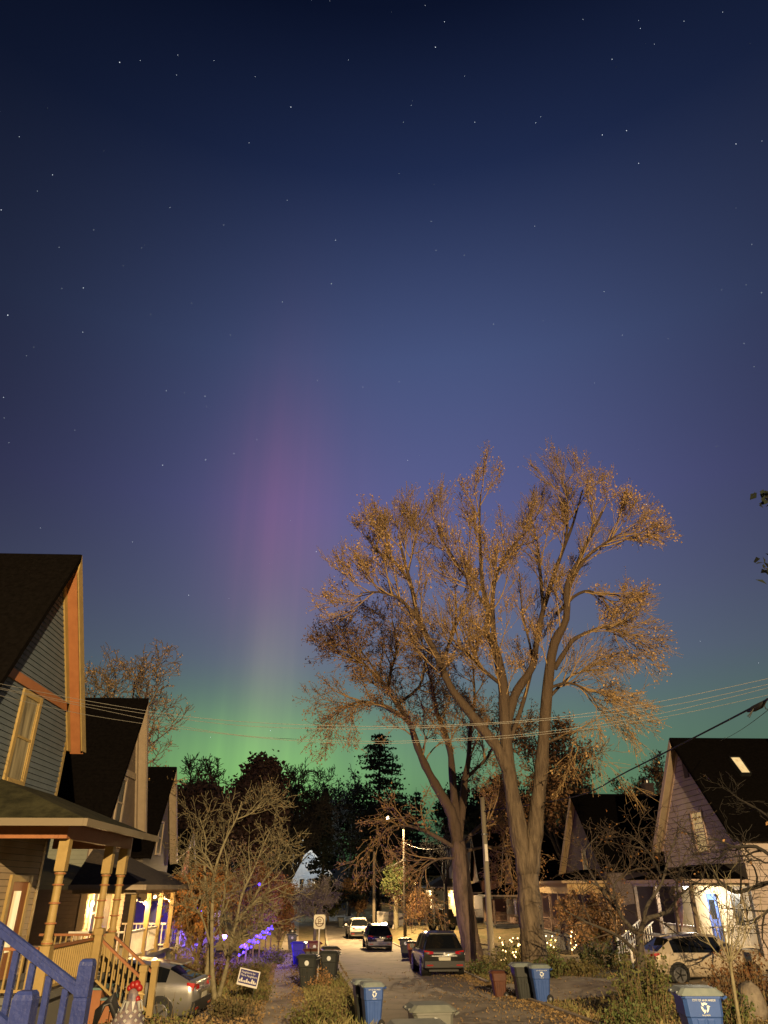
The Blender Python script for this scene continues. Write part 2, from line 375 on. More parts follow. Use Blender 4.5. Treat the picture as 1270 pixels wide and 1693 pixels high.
# the lamp that lights the near end of the street stands behind the photographer
LX, LY, LZ = 6.4, -18.0, 9.2
t = pole('street_lamp', 'street lamp on a wooden pole behind the viewpoint', 'street lamp', LX + 1.6, LY, LZ + .9, .15)
mb = MB(); mb.tube([(LX + 1.6, LY, LZ - .3), (LX + 1.0, LY, LZ + .25), (LX, LY, LZ + .15)], .04, 8); mb.build('arm', RIM, t)
lamp_head(t, (LX, LY, LZ), (-1, 0, 0), 175000, (1, .70, .35), spot=R(178), blend=.05, aim=(LX - 6, 40, LZ - 8))
P2 = (4.84, 73.6)
t = pole('utility_pole', 'tall utility pole with a street lamp arm, behind the dark wheelie bin', 'utility pole', P2[0], P2[1], 5.9, .16, mat('dark_pole_wood', (.035, .028, .02), (.022, .018, .013), scale=3, rough=.9), group='utility poles on the right kerb')
mb = MB(); mb.tube([(P2[0], P2[1], 4.6), (4.3, 73.2, 5.6), (3.35, 72.7, 5.75)], .035, 8); mb.build('arm', DARKB, t)
lamp_head(t, (3.3, 72.7, 5.66), (-1, 0, 0), 29000, (1, .67, .32), spot=R(152), blend=.05, aim=(1.8, 71.8, -4.3))
light('POINT', (2.9, 72.3, 6.1), 1500, WARM, None, .15)  # added spill light beside the lamp head, brightens the maple crown
mb = MB(); mb.beam((P2[0] - .1, P2[1] - .18, 2.2), (P2[0] + .12, P2[1] - .18, 2.2), .12, .25); mb.build('wire_clamp', BLACK, t)
t = pole('utility_pole', 'pale utility pole in front of the maple trunks, with a white box', 'utility pole', 6.95, 41.0, 4.25, .17, group='utility poles on the right kerb')
mb = MB(); q = atY(803, 1395, 40.9); mb.box(q.x - .09, q.x + .06, 40.75, 40.83, 1.15, 1.95); mb.build('white_box', WHITEP, t)
mb = MB(); mb.lathe([(.165, 0), (.175, .01), (.175, .06), (.165, .07)], (6.95, 41, 2.4), 12); mb.build('band', RIM, t)
pole('utility_pole', 'short pale pole beside the black car, farthest up the street', 'utility pole', 2.55, 92.0, 3.6, .19, mat('pale_pole', (.42, .34, .22), (.34, .27, .18), scale=3, rough=.8), group='utility poles on the right kerb')
pole('sign_post', 'thin dark post far up the street left of the cars', 'post', -.6, 118, 1.5, .07, RIM)

# ------------------------------------------------------------------ wires
def wire(label, pts, r, m=WIRE, sag=0, name='wire', group=None, cat='wire'):
    P = [Vector(p) for p in pts]
    if len(P) == 2 and sag:
        a, b = P; P = [a.lerp(b, i / 24) - Vector((0, 0, sag * 4 * (i / 24) * (1 - i / 24))) for i in range(25)]
    elif len(P) > 2:
        Q = []
        for i in range(len(P) - 1):
            p0 = P[max(i - 1, 0)]; p1 = P[i]; p2 = P[i + 1]; p3 = P[min(i + 2, len(P) - 1)]
            for k in range(6):
                u = k / 6; Q.append(.5 * ((2 * p1) + (p2 - p0) * u + (2 * p0 - 5 * p1 + 4 * p2 - p3) * u * u + (3 * p1 - p0 - 3 * p2 + p3) * u ** 3))
        P = Q + [P[-1]]
    mb = MB(); mb.tube(P, r, 6); o = mb.build(name, m, at=P[0], smooth=True); return tag(o, label, cat, group)
GW = 'wires strung across the street'
cross = [('thin wire crossing the sky, topmost on the left blue house', [(-40, 1122), (135, 1157), (330, 1187), (520, 1199), (700, 1200), (900, 1188), (1090, 1160), (1310, 1113)], 13),
         ('thin wire crossing the sky, second from the top over the maples', [(-40, 1129), (135, 1163), (360, 1196), (540, 1205), (700, 1203), (900, 1191), (1100, 1168), (1310, 1122)], 13.5),
         ('thin bright wire low across the maples, third from the top', [(-40, 1131), (135, 1167), (360, 1211), (540, 1224), (700, 1224), (900, 1210), (1100, 1178), (1310, 1127)], 14),
         ('lowest thin bright wire across the maples and the aurora', [(-40, 1140), (150, 1183), (420, 1219), (600, 1229), (720, 1226), (880, 1216), (1100, 1185), (1310, 1140)], 14.5)]
for lb, pp, Y in cross: wire(lb, [atY(a, b, Y) for a, b in pp], .0038, group=GW)
A_ = atY(1300, 1140, 15); B_ = Vector((6.95, 41, 3.55))
wire('thick black service cable slanting down from the upper right', [A_, atY(1180, 1203, 19.5), atY(1040, 1274, 26), atY(950, 1317, 32.5), B_], .024, CABLE, name='cable', cat='cable')
t = thing('cable_splice', 'dark splice bundle with loops hanging on the thick cable', 'cable splice', atY(1255, 1163, 16.4))
mb = MB(); mb.tube([atY(1236, 1176, 16.9), atY(1246, 1172, 16.7), atY(1258, 1166, 16.4), atY(1266, 1159, 16.2)], [.03, .07, .07, .03], 8); mb.build('splice_case', CABLE, t, True)
for a in ([(1246, 1172), (1240, 1180), (1236, 1184), (1239, 1186), (1246, 1172)], [(1268, 1154), (1264, 1166), (1266, 1172), (1274, 1173)]):
    mb = MB(); mb.tube([atY(p, q, 16.5) for p, q in a], .012, 5); mb.build('loop', CABLE, t)
wire('faint thin wire beneath the thick cable above the right house roof', [atY(1290, 1157, 17), atY(1190, 1225, 33)], .008, CABLE, .1)
K = Vector((P2[0], P2[1], 2.2))
GS = 'service wires fanning from the lamp pole'
for i, (px, py, Y) in enumerate([(575, 1442, 95), (560, 1458, 100), (610, 1440, 92)]):
    wire(['bright wire from the lamp pole leftward over the street, upper one', 'lower dim wire from the lamp pole toward the far left trees', 'short wire between the lamp pole and the short pale pole'][i], [K + Vector((0, -.1, .1 * i)), atY(px, py, Y)], .022, WIRE, .5, group=GS)
for i, (px, py, Y) in enumerate([(700, 1450, 84), (712, 1432, 80), (690, 1475, 90), (705, 1485, 88)]):
    wire(['wire from the lamp pole to the yellow house gable', 'highest wire running right from the lamp pole', 'wire dropping steeply right from the lamp pole', 'lowest wire from the lamp pole to the yellow porch'][i], [K + Vector((0, -.1, .15 * i)), atY(px, py, Y)], .015, WIRE, .7, group=GS)
wire('dark wire between the pale pole and the maple trunk', [Vector((6.95, 41, 2.7)), K + Vector((0, 0, 1.5))], .015, CABLE, .8, group=GS)

# ------------------------------------------------------------------ houses
def wall_axes(o, u, n):
    o = Vector(o); u = Vector(u); n = Vector(n)
    return lambda a, b, c: o + u * a + Vector((0, 0, b)) + n * c
def abox(mb, T, a0, a1, b0, b1, c0, c1):
    vs = [T(a, b, c) for c in (c0, c1) for (a, b) in ((a0, b0), (a1, b0), (a1, b1), (a0, b1))]
    return mb.add(vs, [(3, 2, 1, 0), (4, 5, 6, 7), (0, 1, 5, 4), (1, 2, 6, 5), (2, 3, 7, 6), (3, 0, 4, 7)])
def window(t, o, u, n, w, h, fm, pm, fw=.1, mull=True, name='window', label=None):
    T = wall_axes(o, u, n)       # o is the centre of the sill line
    mb = MB()
    abox(mb, T, -w / 2 - fw, -w / 2, -fw, h + fw, .002, .06); abox(mb, T, w / 2, w / 2 + fw, -fw, h + fw, .002, .06)
    abox(mb, T, -w / 2, w / 2, h, h + fw, .002, .055); abox(mb, T, -w / 2, w / 2, -fw, 0, .002, .075)
    f = mb.build(name, fm, t)
    if label: f['label'] = label
    mb = MB(); abox(mb, T, -w / 2, w / 2, 0, h, .004, .015); mb.build('pane', pm, f)
    if mull:
        mb = MB(); abox(mb, T, -w / 2, w / 2, h * .5 - .03, h * .5 + .03, .016, .045)
        abox(mb, T, -w / 2, -w / 2 + .05, 0, h * .5 - .03, .016, .04); abox(mb, T, w / 2 - .05, w / 2, 0, h * .5 - .03, .016, .04)
        abox(mb, T, -w / 2, -w / 2 + .04, h * .5 + .03, h, .016, .032); abox(mb, T, w / 2 - .04, w / 2, h * .5 + .03, h, .016, .032)
        mb.build('sash', fm, f)
    return f
def railing(t, a, b, h, m, cap=None, pitch=.14, bw=.035, low=.1, name='railing', posts=False):
    a = Vector(a); b = Vector(b); L = (b - a).length
    mb = MB(); k = max(2, int(L / pitch))
    for i in range(1, k):
        p = a.lerp(b, i / k); mb.box(p.x - bw / 2, p.x + bw / 2, p.y - bw / 2, p.y + bw / 2, p.z + low + .02, p.z + h - .03)
    z = Vector((0, 0, 1))
    mb.beam(a + z * low, b + z * low, .05, .05)
    o = mb.build(name, m, t)
    mb = MB(); mb.beam(a + z * h, b + z * h, .09, .055); mb.build('handrail', cap or m, o)
    return o
def stairs(t, x0, x1, y0, y1, ztop, zbot, tread, riser, n):
    mb = MB(); mr = MB(); dx = (x1 - x0) / n; dz = (ztop - zbot) / n; s = 1 if dx > 0 else -1
    for i in range(n):
        z = ztop - dz * (i + 1); xa = x0 + dx * i; xb = x0 + dx * (i + 1)
        mb.box(xa, xb + s * .03, y0, y1, z - .04, z)
        mr.box(xa + s * .02, xb - s * .01, y0 + .03, y1 - .03, zbot - .3, z - .042)
    o = mb.build('stairs', tread, t); mr.build('riser', riser, o)
def clap(t, T, ol, z0, z1, pitch, lip, m, name='clapboard'):
    # overlapping boards: ol(z) gives the left and right ends of the board at that height
    mb = MB(); z = z0; gap = .07 * pitch
    while z < z1 - .03:
        zt = min(z + pitch, z1); a0, a1 = ol(z + .002); b0, b1 = ol(zt)
        if b1 - b0 < .05: break
        vs = [T(a0, z, .002), T(a1, z, .002), T(b1, zt - gap, .002), T(b0, zt - gap, .002), T(a0, z, lip), T(a1, z, lip), T(b1, zt - gap, .022), T(b0, zt - gap, .022)]
        mb.add(vs, [(3, 2, 1, 0), (4, 5, 6, 7), (0, 1, 5, 4), (1, 2, 6, 5), (2, 3, 7, 6), (3, 0, 4, 7)]); z = zt
    return mb.build(name, m, t)
def gable_house(name, label, s, xf, yc, hw, zb, ze, zr, depth, wallm, roofm, trim, group=None, oh=.35, rake=.4, rb=.2, soffit=None, local=False, frieze=None, near=None):
    t = thing(name, label, 'house', (xf, yc, zb), group, local=local)
    sl = (zr - ze) / hw                      # slope; roof line passes through (hw,ze) on the wall edge
    mb = MB(); mb.prism([(xf, yc - hw, zb), (xf, yc - hw, ze), (xf, yc, zr), (xf, yc + hw, ze), (xf, yc + hw, zb)], (s * depth, 0, 0)); mb.build('wall', wallm, t)
    roof = MB(); th = .13; xr = xf - s * rake; L = depth + rake + .3
    ye = hw + oh; zeo = zr - sl * ye
    # roof outline as one chevron, 2 mm clear of the wall top
    up = .012
    roof.prism([(xr, yc - ye, zeo + up), (xr, yc - ye, zeo + up + th), (xr, yc, zr + up + th * 1.25), (xr, yc + ye, zeo + up + th), (xr, yc + ye, zeo + up), (xr, yc, zr + up)], (s * L, 0, 0))
    r = roof.build('roof', roofm, t)
    for sg in (-1, 1):
        dy = sg * ye; nl = math.hypot(1, sl)
        def band(off, w, x0, x1, nm, m):
            mb = MB(); z0 = zr - off * nl; z1 = zeo - off * nl; z0b = z0 - w * nl
            zc = zeo - .02; yo = (z0 - zc) / sl; yi = (z0b - zc) / sl
            mb.prism([(x0, yc, z0), (x0, yc + sg * yo, zc), (x0, yc + sg * yi, zc), (x0, yc, z0b)], (x1 - x0, 0, 0)); return mb.build(nm, m, t)
        if sg < 0 and near: band(-.09, .13, xr - s * .04, xr - s * .004, 'rake_board', near); continue
        band(-.09, rb + .09, xr - s * .04, xr - s * .004, 'rake_board', trim)
        if soffit:
            mb = MB(); o1 = .02
            mb.prism([(xr + s * .003, yc, zr - .02 - o1), (xr + s * .003, yc + dy, zeo - .02 - o1), (xr + s * .003, yc + dy, zeo - .05 - o1), (xr + s * .003, yc, zr - .05 - o1)], (s * (rake - .045), 0, 0)); mb.build('soffit', soffit, t)
        if frieze: band(.045, .20, xf - s * .075, xf - s * .003, 'frieze_board', frieze)
    return t
def porch(t, s, xf, xp, y0, y1, zfl, zbeam, zeave, ztop, cols, m, roofm, beamm, colm, floorm, ov=.4, cw=.16, style='square', railm=None, gaps=(), sides=True, zb=None, caps=None, gut=None):
    # floor
    mb = MB(); mb.box(xf - s * .01, xp, y0, y1, zfl - .12, zfl); mb.build('porch_floor', floorm, t)
    mb = MB(); mb.box(xp + s * .12, xp + s * .16, y0 + .1, y1 - .1, (zb if zb is not None else zfl - 1.2), zfl - .13); mb.box(xf - s * .02, xp + s * .17, y0 + .1, y0 + .14, (zb if zb is not None else zfl - 1.2), zfl - .13); mb.build('porch_skirt', floorm, t)
    # hipped roof: eave rectangle up to a shorter line on the wall
    e0, e1, xe = y0 - ov, y1 + ov, xp - s * ov
    ins = min((y1 - y0) * .28, abs(xf - xe) * .8)
    xw = xf - s * .004
    vs = [(xe, e0, zeave), (xe, e1, zeave), (xw, e1, zeave), (xw, e0, zeave), (xw, e0 + ins, ztop), (xw, e1 - ins, ztop),
          (xe, e0, zeave - .04), (xe, e1, zeave - .04), (xw, e1, zeave - .04), (xw, e0, zeave - .04)]
    mb = MB(); mb.add(vs, [(0, 1, 5, 4), (1, 2, 5), (3, 0, 4), (2, 3, 4, 5), (0, 6, 7, 1), (1, 7, 8, 2), (3, 9, 6, 0), (9, 8, 7, 6)]); r = mb.build('porch_roof', roofm, t)
    mb = MB(); g = .09
    mb.box(xe - s * g, xe - s * .004, e0 - g, e1 + g, zeave - .15, zeave + .0); mb.box(xe, xw, e0 - g, e0 - .004, zeave - .15, zeave); mb.build('gutter', gut or m, r)
    # beam
    mb = MB(); mb.box(xp - s * .02, xp + s * .16, y0, y1, zbeam, zeave - .045)
    mb.box(xp + s * .165, xw, y0 + .0, y0 + .16, zbeam, zeave - .045); mb.box(xp + s * .165, xw, y1 - .16, y1, zbeam, zeave - .045); mb.build('porch_beam', beamm, t)
    xc = xp + s * .08
    for y in cols:
        mb = MB()
        if style == 'turned':
            H = zbeam - zfl; hz = lambda f: zfl + H * f
            mb.box(xc - .14, xc + .14, y - .14, y + .14, zfl + .005, hz(.30)); mb.box(xc - .13, xc + .13, y - .13, y + .13, hz(.78), zbeam - .004)
            pr = [(.12, .302), (.14, .31), (.14, .325), (.115, .335), (.105, .345), (.105, .43), (.118, .435), (.118, .445), (.105, .45), (.102, .56), (.115, .565), (.115, .575), (.1, .58), (.1, .68), (.11, .685), (.11, .695), (.098, .70), (.1, .75), (.125, .76), (.125, .775)]
            mb.lathe([(r_, hz(f)) for r_, f in pr], (xc, y, 0), 16)
            mb.v = [(xc + (p[0] - xc) * .84, y + (p[1] - y) * .84, p[2]) for p in mb.v]
        else:
            mb.box(xc - cw / 2, xc + cw / 2, y - cw / 2, y + cw / 2, zfl + .005, zbeam - .004)
            mb.box(xc - cw / 2 - .04, xc + cw / 2 + .04, y - cw / 2 - .04, y + cw / 2 + .04, zfl + .003, zfl + .15)
        c = mb.build('porch_column', colm, t)
        if style == 'turned':
            for f in (.31, .435, .565, .685, .76):
                mb = MB(); mb.lathe([(.1, hz(f)), (.120, hz(f) + .004), (.120, hz(f) + .03), (.1, hz(f) + .034)], (xc, y, 0), 16); mb.build('collar', beamm, c)
    if railm:
        pts = sorted(cols)
        for i in range(len(pts) - 1):
            if i in gaps: continue
            railing(t, (xc, pts[i] + .15, zfl), (xc, pts[i + 1] - .15, zfl), .82, railm, caps)
        if sides:
            railing(t, (xc + s * .15, y0 + .1, zfl), (xw - s * .1, y0 + .1, zfl), .82, railm, caps)
            railing(t, (xc + s * .15, y1 - .1, zfl), (xw - s * .1, y1 - .1, zfl), .82, railm, caps)
SHING = mat('dark_shingle', (.0040, .0034, .003), (.0065, .0055, .005), scale=9, rough=1, spec=0, stripes=.16, sdepth=.012)
GSHING = mat('green_shingle', (.045, .043, .022), (.016, .016, .009), scale=2.5, rough=1, spec=.1, stripes=.13, sdepth=.03, bump=.02, bscale=12)
BSHING = mat('brown_shingle', (.06, .045, .032), (.035, .028, .022), scale=6, rough=.95, stripes=.1, sdepth=.012)

# House A : nearest on the left, blue-grey with yellow and orange trim
SIDA = mat('blue_grey_siding', (.085, .105, .125), (.065, .084, .10), scale=1.5, rough=.6)
SIDTAN = mat('tan_siding', (.34, .26, .17), (.29, .22, .14), scale=1.5, rough=.65, stripes=.13, sdepth=.03)
CURT = litmat('lit_curtain', (.55, .34, .11), .42, (.05, .03, .010))
ax = -8.3; ayc = 18.9; ahw = 2.75
A = gable_house('blue_house', 'blue-grey house with yellow and orange gable trim and turned yellow porch columns', -1, ax, ayc, ahw, -2.9, 4.0, 8.2, 9, mat('gap_shade_sheathing', (.03, .036, .042), rough=.9), SHING, YELP, oh=.34, rake=.42, rb=.20, soffit=ORGP, frieze=YELP, near=SHING)  # dark backing colour stands in for shade in the clapboard gaps
mb = MB(); mb.box(ax + .044, ax + .075, ayc - 2.2, ayc + 2.22, 4.42, 4.66); mb.build('band_board', ORGP, A)
mb = MB(); mb.box(ax + .003, ax + .04, ayc + ahw - .14, ayc + ahw + .02, -2.0, 3.98); mb.build('corner_board', YELP, A)
window(A, (ax + .03, 18.72, 2.3), (0, 1, 0), (1, 0, 0), .88, 1.93, YELP, CURT, .15)
TA = wall_axes((ax, ayc, 0), (0, 1, 0), (1, 0, 0)); slA = 4.2 / ahw
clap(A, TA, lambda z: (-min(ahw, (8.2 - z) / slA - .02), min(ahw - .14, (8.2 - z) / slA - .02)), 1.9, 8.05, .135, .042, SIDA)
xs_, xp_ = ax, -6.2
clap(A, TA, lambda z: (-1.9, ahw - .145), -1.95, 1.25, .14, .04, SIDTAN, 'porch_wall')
porch(A, -1, ax, xp_, 17.2, 22.3, -1.95, .92, 1.28, 2.25, [17.5, 20.75, 22.05], YELP, GSHING, ORGP, YELP, mat('porch_grey', (.12, .12, .11), rough=.7), ov=.52, style='turned', railm=YELP, gaps=(1,), zb=-3.2, caps=ORGP, sides=False, gut=mat('taupe_gutter', (.16, .13, .085), rough=.5))
railing(A, (-6.35, 22.2, -1.95), (-8.2, 22.2, -1.95), .82, YELP, ORGP)
railing(A, (-6.35, 17.3, -1.95), (-8.2, 17.3, -1.95), .82, YELP, ORGP)
# door with warm glass
T = wall_axes((ax + .04, 20.35, -1.95), (0, 1, 0), (1, 0, 0))
mb = MB(); abox(mb, T, -.48, .48, 0, 2.05, .003, .04); dr = mb.build('door', ORGP, A)
mb = MB(); abox(mb, T, -.30, .12, .55, 1.85, .041, .05); mb.build('door_glass', litmat('door_glow', (1, .78, .36), 1.1, (.8, .5, .18)), dr)
mb = MB(); abox(mb, T, -.64, -.482, 0, 2.2, .003, .07); abox(mb, T, .482, .64, 0, 2.2, .003, .07); abox(mb, T, -.482, .482, 2.052, 2.2, .003, .065); mb.build('door_frame', YELP, dr)
# front stairs with sloping yellow railings
zf = -1.95; sy0, sy1 = 20.6, 21.75
stairs(A, -6.18, -4.95, sy0 + .12, sy1 - .12, zf, -3.0, mat('teal_step', (.10, .17, .17), rough=.7), ORGP, 5)
def newel(t, x, y, z0, z1, w, m):
    mb = MB(); mb.box(x - w / 2, x + w / 2, y - w / 2, y + w / 2, z0, z1 - .16); mb.box(x - w / 2 - .02, x + w / 2 + .02, y - w / 2 - .02, y + w / 2 + .02, z1 - .16, z1 - .03)
    mb.add([(x - w / 2, y - w / 2, z1 - .03), (x + w / 2, y - w / 2, z1 - .03), (x + w / 2, y + w / 2, z1 - .03), (x - w / 2, y + w / 2, z1 - .03), (x, y, z1)], [(0, 1, 4), (1, 2, 4), (2, 3, 4), (3, 0, 4)])
    return mb.build('newel_post', m, t)
for y in (sy0, sy1):
    newel(A, -4.97, y, -3.3, -1.66, .15, YELP)
    railing(A, (-6.1, y, -1.95), (-5.05, y, -2.72), .80, YELP, ORGP, pitch=.15, low=-.02)
newel(A, -6.12, 20.45, -1.95, -.88, .17, YELP)
# string of little bulbs none here

# House B : brown house with lit porch
SIDB = mat('brown_siding', (.16, .12, .09), (.13, .10, .075), scale=2, rough=.7, stripes=.13, sdepth=.025)
TRIMB = mat('beige_trim', (.34, .27, .19), (.29, .23, .16), scale=3, rough=.6)
SIDCREAM = mat('cream_siding', (.55, .44, .28), (.48, .38, .24), scale=2, rough=.65, stripes=.13, sdepth=.03)
bx, byc, bhw = -9.3, 31.3, 2.35
B = gable_house('brown_house', 'brown house with black roof and string bulbs glowing on its porch', -1, bx, byc, bhw, -3.2, 2.6, 7.0, 9, SIDB, SHING, TRIMB, oh=.3, rake=.4, rb=.14, soffit=TRIMB, frieze=TRIMB, near=SHING)
mb = MB(); mb.box(bx + .004, bx + .05, byc - 1.35, byc + 1.35, 4.0, 4.25); mb.build('band_board', TRIMB, B)
window(B, (bx, byc - .35, 2.1), (0, 1, 0), (1, 0, 0), .75, 1.7, TRIMB, WGLASS, .13)
clap(B, wall_axes((bx, byc, 0), (0, 1, 0), (1, 0, 0)), lambda z: (-bhw + .1, bhw - .05), -2.2, -.1, .15, .04, SIDCREAM, 'porch_wall')
mb = MB(); mb.box(bx - .2, bx + .03, byc - bhw - .03, byc - bhw - .003, -3.1, 2.5); mb.build('corner_board', TRIMB, B)
mb = MB(); mb.box(bx - 6, bx - .25, byc - bhw - .025, byc - bhw - .003, -.1, 1.6); mb.build('side_siding', mat('sage_siding', (.20, .21, .16), (.17, .18, .14), scale=2, stripes=.14, sdepth=.025), B)
porch(B, -1, bx, -7.2, 27.3, 33.6, -2.15, -.22, .05, 1.2, [27.5, 29.6, 31.4, 33.4], TRIMB, BSHING, TRIMB, YELP, mat('porch_grey', (.12, .12, .11), rough=.7), ov=.35, railm=WHITEP, gaps=(2,), zb=-3.4)
window(B, (bx + .04, 29.75, -1.5), (0, 1, 0), (1, 0, 0), .55, 1.3, WHITEP, WGLASS, .1)
T = wall_axes((bx + .04, 31.4, -2.15), (0, 1, 0), (1, 0, 0))
mb = MB(); abox(mb, T, -.75, .2, 0, 1.95, .003, .045); mb.build('door', mat('olive_door', (.12, .10, .04), rough=.5), B)
def string_lights(name, label, pts, m, r, wirem=CABLE, group=None, wire_r=.012, cat='string lights', drop=.0):
    t = thing(name, label, cat, pts[0], group)
    mb = MB(); mb.tube(pts, wire_r, 4); mb.build('cord', wirem, t)
    return t
def bulbs(t, pts, m, r, n=5):
    for p in pts:
        mb = MB(); mb.ball(p, r, n); mb.build('bulb', m, t)
pb = [Vector((-7.35, 28.0 + i * 1.35, -.42 - .1 * math.sin(i * 2))) for i in range(5)]
t = string_lights('string_lights', 'row of warm bulbs strung under the brown house porch eave', [Vector((-7.35, 27.6, -.3))] + pb + [Vector((-7.35, 33.5, -.3))], BULBW, .05)
bulbs(t, pb, BULBW, .06)
for p, w in zip(pb, (170, 120, 170, 120, 300)): light('POINT', p + Vector((-.12, 0, -.12)), w, (1, .62, .25), t, .05)
t = thing('porch_lamp', 'bright warm wall lamp beside the brown house window', 'porch lamp', (bx + .1, 28.6, -.55))
mb = MB(); mb.lathe([(.05, 0), (.07, .05), (.05, .16)], (bx + .12, 29.25, -.62), 10); mb.build('shade', BULBW, t)
mb = MB(); mb.box(bx + .016, bx + .06, 29.2, 29.3, -.66, -.44); mb.build('bracket', BLACK, t)
light('POINT', (bx + .3, 29.1, -.6), 110, (1, .6, .24), t, .06)

# House C : dark house
SIDC = mat('grey_brown_siding', (.10, .085, .07), (.085, .072, .06), scale=2, rough=.75, stripes=.14, sdepth=.025)
C = gable_house('dark_house', 'dark house with black roof, third from the left edge', -1, -9.9, 40.6, 2.6, -3.6, 1.6, 5.5, 9, SIDC, SHING, TRIMB, oh=.3, rake=.4, rb=.14, soffit=TRIMB, near=SHING)
porch(C, -1, -9.9, -7.9, 38.6, 43.6, -2.6, -.6, -.3, .7, [38.8, 41, 43.4], TRIMB, BSHING, TRIMB, WHITEP, mat('porch_grey', (.12, .12, .11), rough=.7), railm=WHITEP, gaps=(1,), zb=-3.8)
window(C, (-9.9, 40.6, 1.5), (0, 1, 0), (1, 0, 0), .8, 1.4, TRIMB, WGLASS)
t = thing('flag', 'striped flag hanging limp from a pole on the dark house porch', 'flag', (-7.5, 38.7, -.2))
fp = [atY(314, 1405, 38.6), atY(308, 1462, 38.6)]
mb = MB(); mb.tube([fp[0] + Vector((-.6, .1, -.5)), fp[0] + Vector((.05, 0, .12))], .02, 6); mb.build('flagpole', WHITEP, t)
mb = MB(); k = 14
for i in range(k + 1):
    f = i / k; z = fp[0].z - 1.9 * f; w = .12 + .28 * f
    for j in range(7):
        mb.v.append((fp[0].x - w * j / 6, fp[0].y + .09 * math.sin(j * 1.6 + f * 2), z - .15 * j / 6 * (1 - f)))
mb.f = [(i * 7 + j, i * 7 + j + 1, (i + 1) * 7 + j + 1, (i + 1) * 7 + j) for i in range(k) for j in range(6)]
mb.build('cloth', mat('flag_stripes', (.5, .12, .10), (.62, .55, .48), scale=9, rough=.8), t, True)
# House D : porch lit purple
SIDD = mat('pale_siding', (.34, .30, .30), (.30, .26, .26), scale=2, rough=.7, stripes=.14, sdepth=.025)
D = gable_house('purple_lit_house', 'house behind the bare shrub, its porch washed in purple light', -1, -10.6, 50.5, 2.7, -3.9, .3, 3.1, 8, SIDD, SHING, SIDC, oh=.3)
porch(D, -1, -10.6, -8.4, 47.8, 53.3, -3.0, -.9, -.6, .5, [48, 50, 51.6, 53.1], WHITEP, BSHING, WHITEP, WHITEP, mat('porch_grey', (.12, .12, .11), rough=.7), railm=WHITEP, gaps=(1,), zb=-4.2)
window(D, (-10.6, 49.3, -2.2), (0, 1, 0), (1, 0, 0), .9, 1.2, WHITEP, litmat('dim_red_window', (.6, .12, .25), .5))
t = thing('purple_floodlight', 'small floodlight glowing intense purple behind the shrub', 'floodlight', atY(371, 1549, 45))
q = atY(371, 1549, 45)
mb = MB(); mb.box(q.x - .06, q.x + .06, q.y - .03, q.y + .05, q.z - .16, q.z - .1); mb.tube([(q.x, q.y, q.z - .16), (q.x, q.y, G(q.x, q.y) - .1)], .02, 6); mb.build('stake', BLACK, t)
mb = MB(); mb.lathe([(.09, -.08), (.13, 0), (.12, .08), (.05, .1)], (q.x, q.y, q.z), 10); mb.build('lens', mat('purple_lens', (.3, .2, 1), emit=(.35, .2, 1), es=25), t)
light('POINT', (q.x - .1, q.y - .35, q.z + .1), 700, (.12, .05, 1), t, .1)
light('POINT', (q.x + .9, q.y + .2, q.z + .5), 220, (.22, .08, 1), t, .1)
# purple bulbs on the low fence
F0 = atY(395, 1568, 44); F1 = atY(450, 1530, 58)
pts = [F0.lerp(F1, i / 30) + Vector((0, 0, .09 * math.sin(i * 1.1))) for i in range(31)]
t = thing('garden_fence', 'low wire fence along the pavement carrying purple lights', 'fence', (F0.x, F0.y, G(F0.x, F0.y)))
mb = MB(); mb.beam(F0 + Vector((-.03, 0, 0)), F1 + Vector((-.03, 0, 0)), .04, .06); mb.beam(F0 + Vector((-.03, 0, -.4)), F1 + Vector((-.03, 0, -.4)), .04, .05); mb.build('rail', TWIG, t)
for i in range(6):
    p = F0.lerp(F1, i / 5) + Vector((-.03, 0, 0)); mb = MB(); mb.box(p.x - .04, p.x + .04, p.y - .04, p.y + .04, G(p.x, p.y) - .1, p.z + .08); mb.build('post', TWIG, t)
t = string_lights('string_lights', 'string of purple bulbs rising along the low fence by the pavement', pts, BULBP, .05)
bp = [p + Vector((.04, 0, -.05 - .25 * (i % 3 == 0))) for i, p in enumerate(pts)]
bulbs(t, bp, BULBP, .06, 4)
for i in (4, 14, 24): light('POINT', bp[i] + Vector((.25, 0, .1)), 200, (.13, .05, 1), t, .1)
pq = [atY(a, b, 46) for a, b in ((325, 1498), (328, 1494), (326, 1503), (302, 1503), (429, 1462), (334, 1508), (345, 1512))]
t = string_lights('string_lights', 'few purple bulbs hung on the porch behind the shrub', pq, BULBP, .05); bulbs(t, pq, BULBP, .07, 4)
light('POINT', pq[0] + Vector((.2, -.3, 0)), 60, (.13, .05, 1), t, .1)

# ---- right side : House 1, pale with lit porch
SID1 = mat('pale_wide_siding', (.50, .41, .36), (.43, .35, .30), scale=1.2, rough=.65)
h1x, h1c, h1w = 17.0, 38.1, 4.3
ROOFM1 = SHING
H1 = gable_house('pale_house', 'pale clapboard house with black roof, glowing skylight and floodlit porch', 1, h1x, h1c, h1w, -3.4, 2.15, 6.75, 12, mat('shaded_gap_sheathing', (.09, .075, .065), rough=.9), SHING, mat('pink_beige_trim', (.45, .33, .26), rough=.6), oh=.4, rake=.45, rb=.2, soffit=TRIMB, frieze=mat('pink_beige_trim', (.4, .3, .2)), near=SHING)  # darker backing colour paints the shadow lines between the boards
YWIN = litmat('yellow_window', (.90, .60, .25), .52, (.74, .46, .17))
window(H1, (h1x - .03, 37.5, 1.5), (0, 1, 0), (-1, 0, 0), 1.15, 1.72, mat('pink_beige_trim', (.4, .3, .2)), YWIN, .1, label='tall window glowing yellow in the gable')
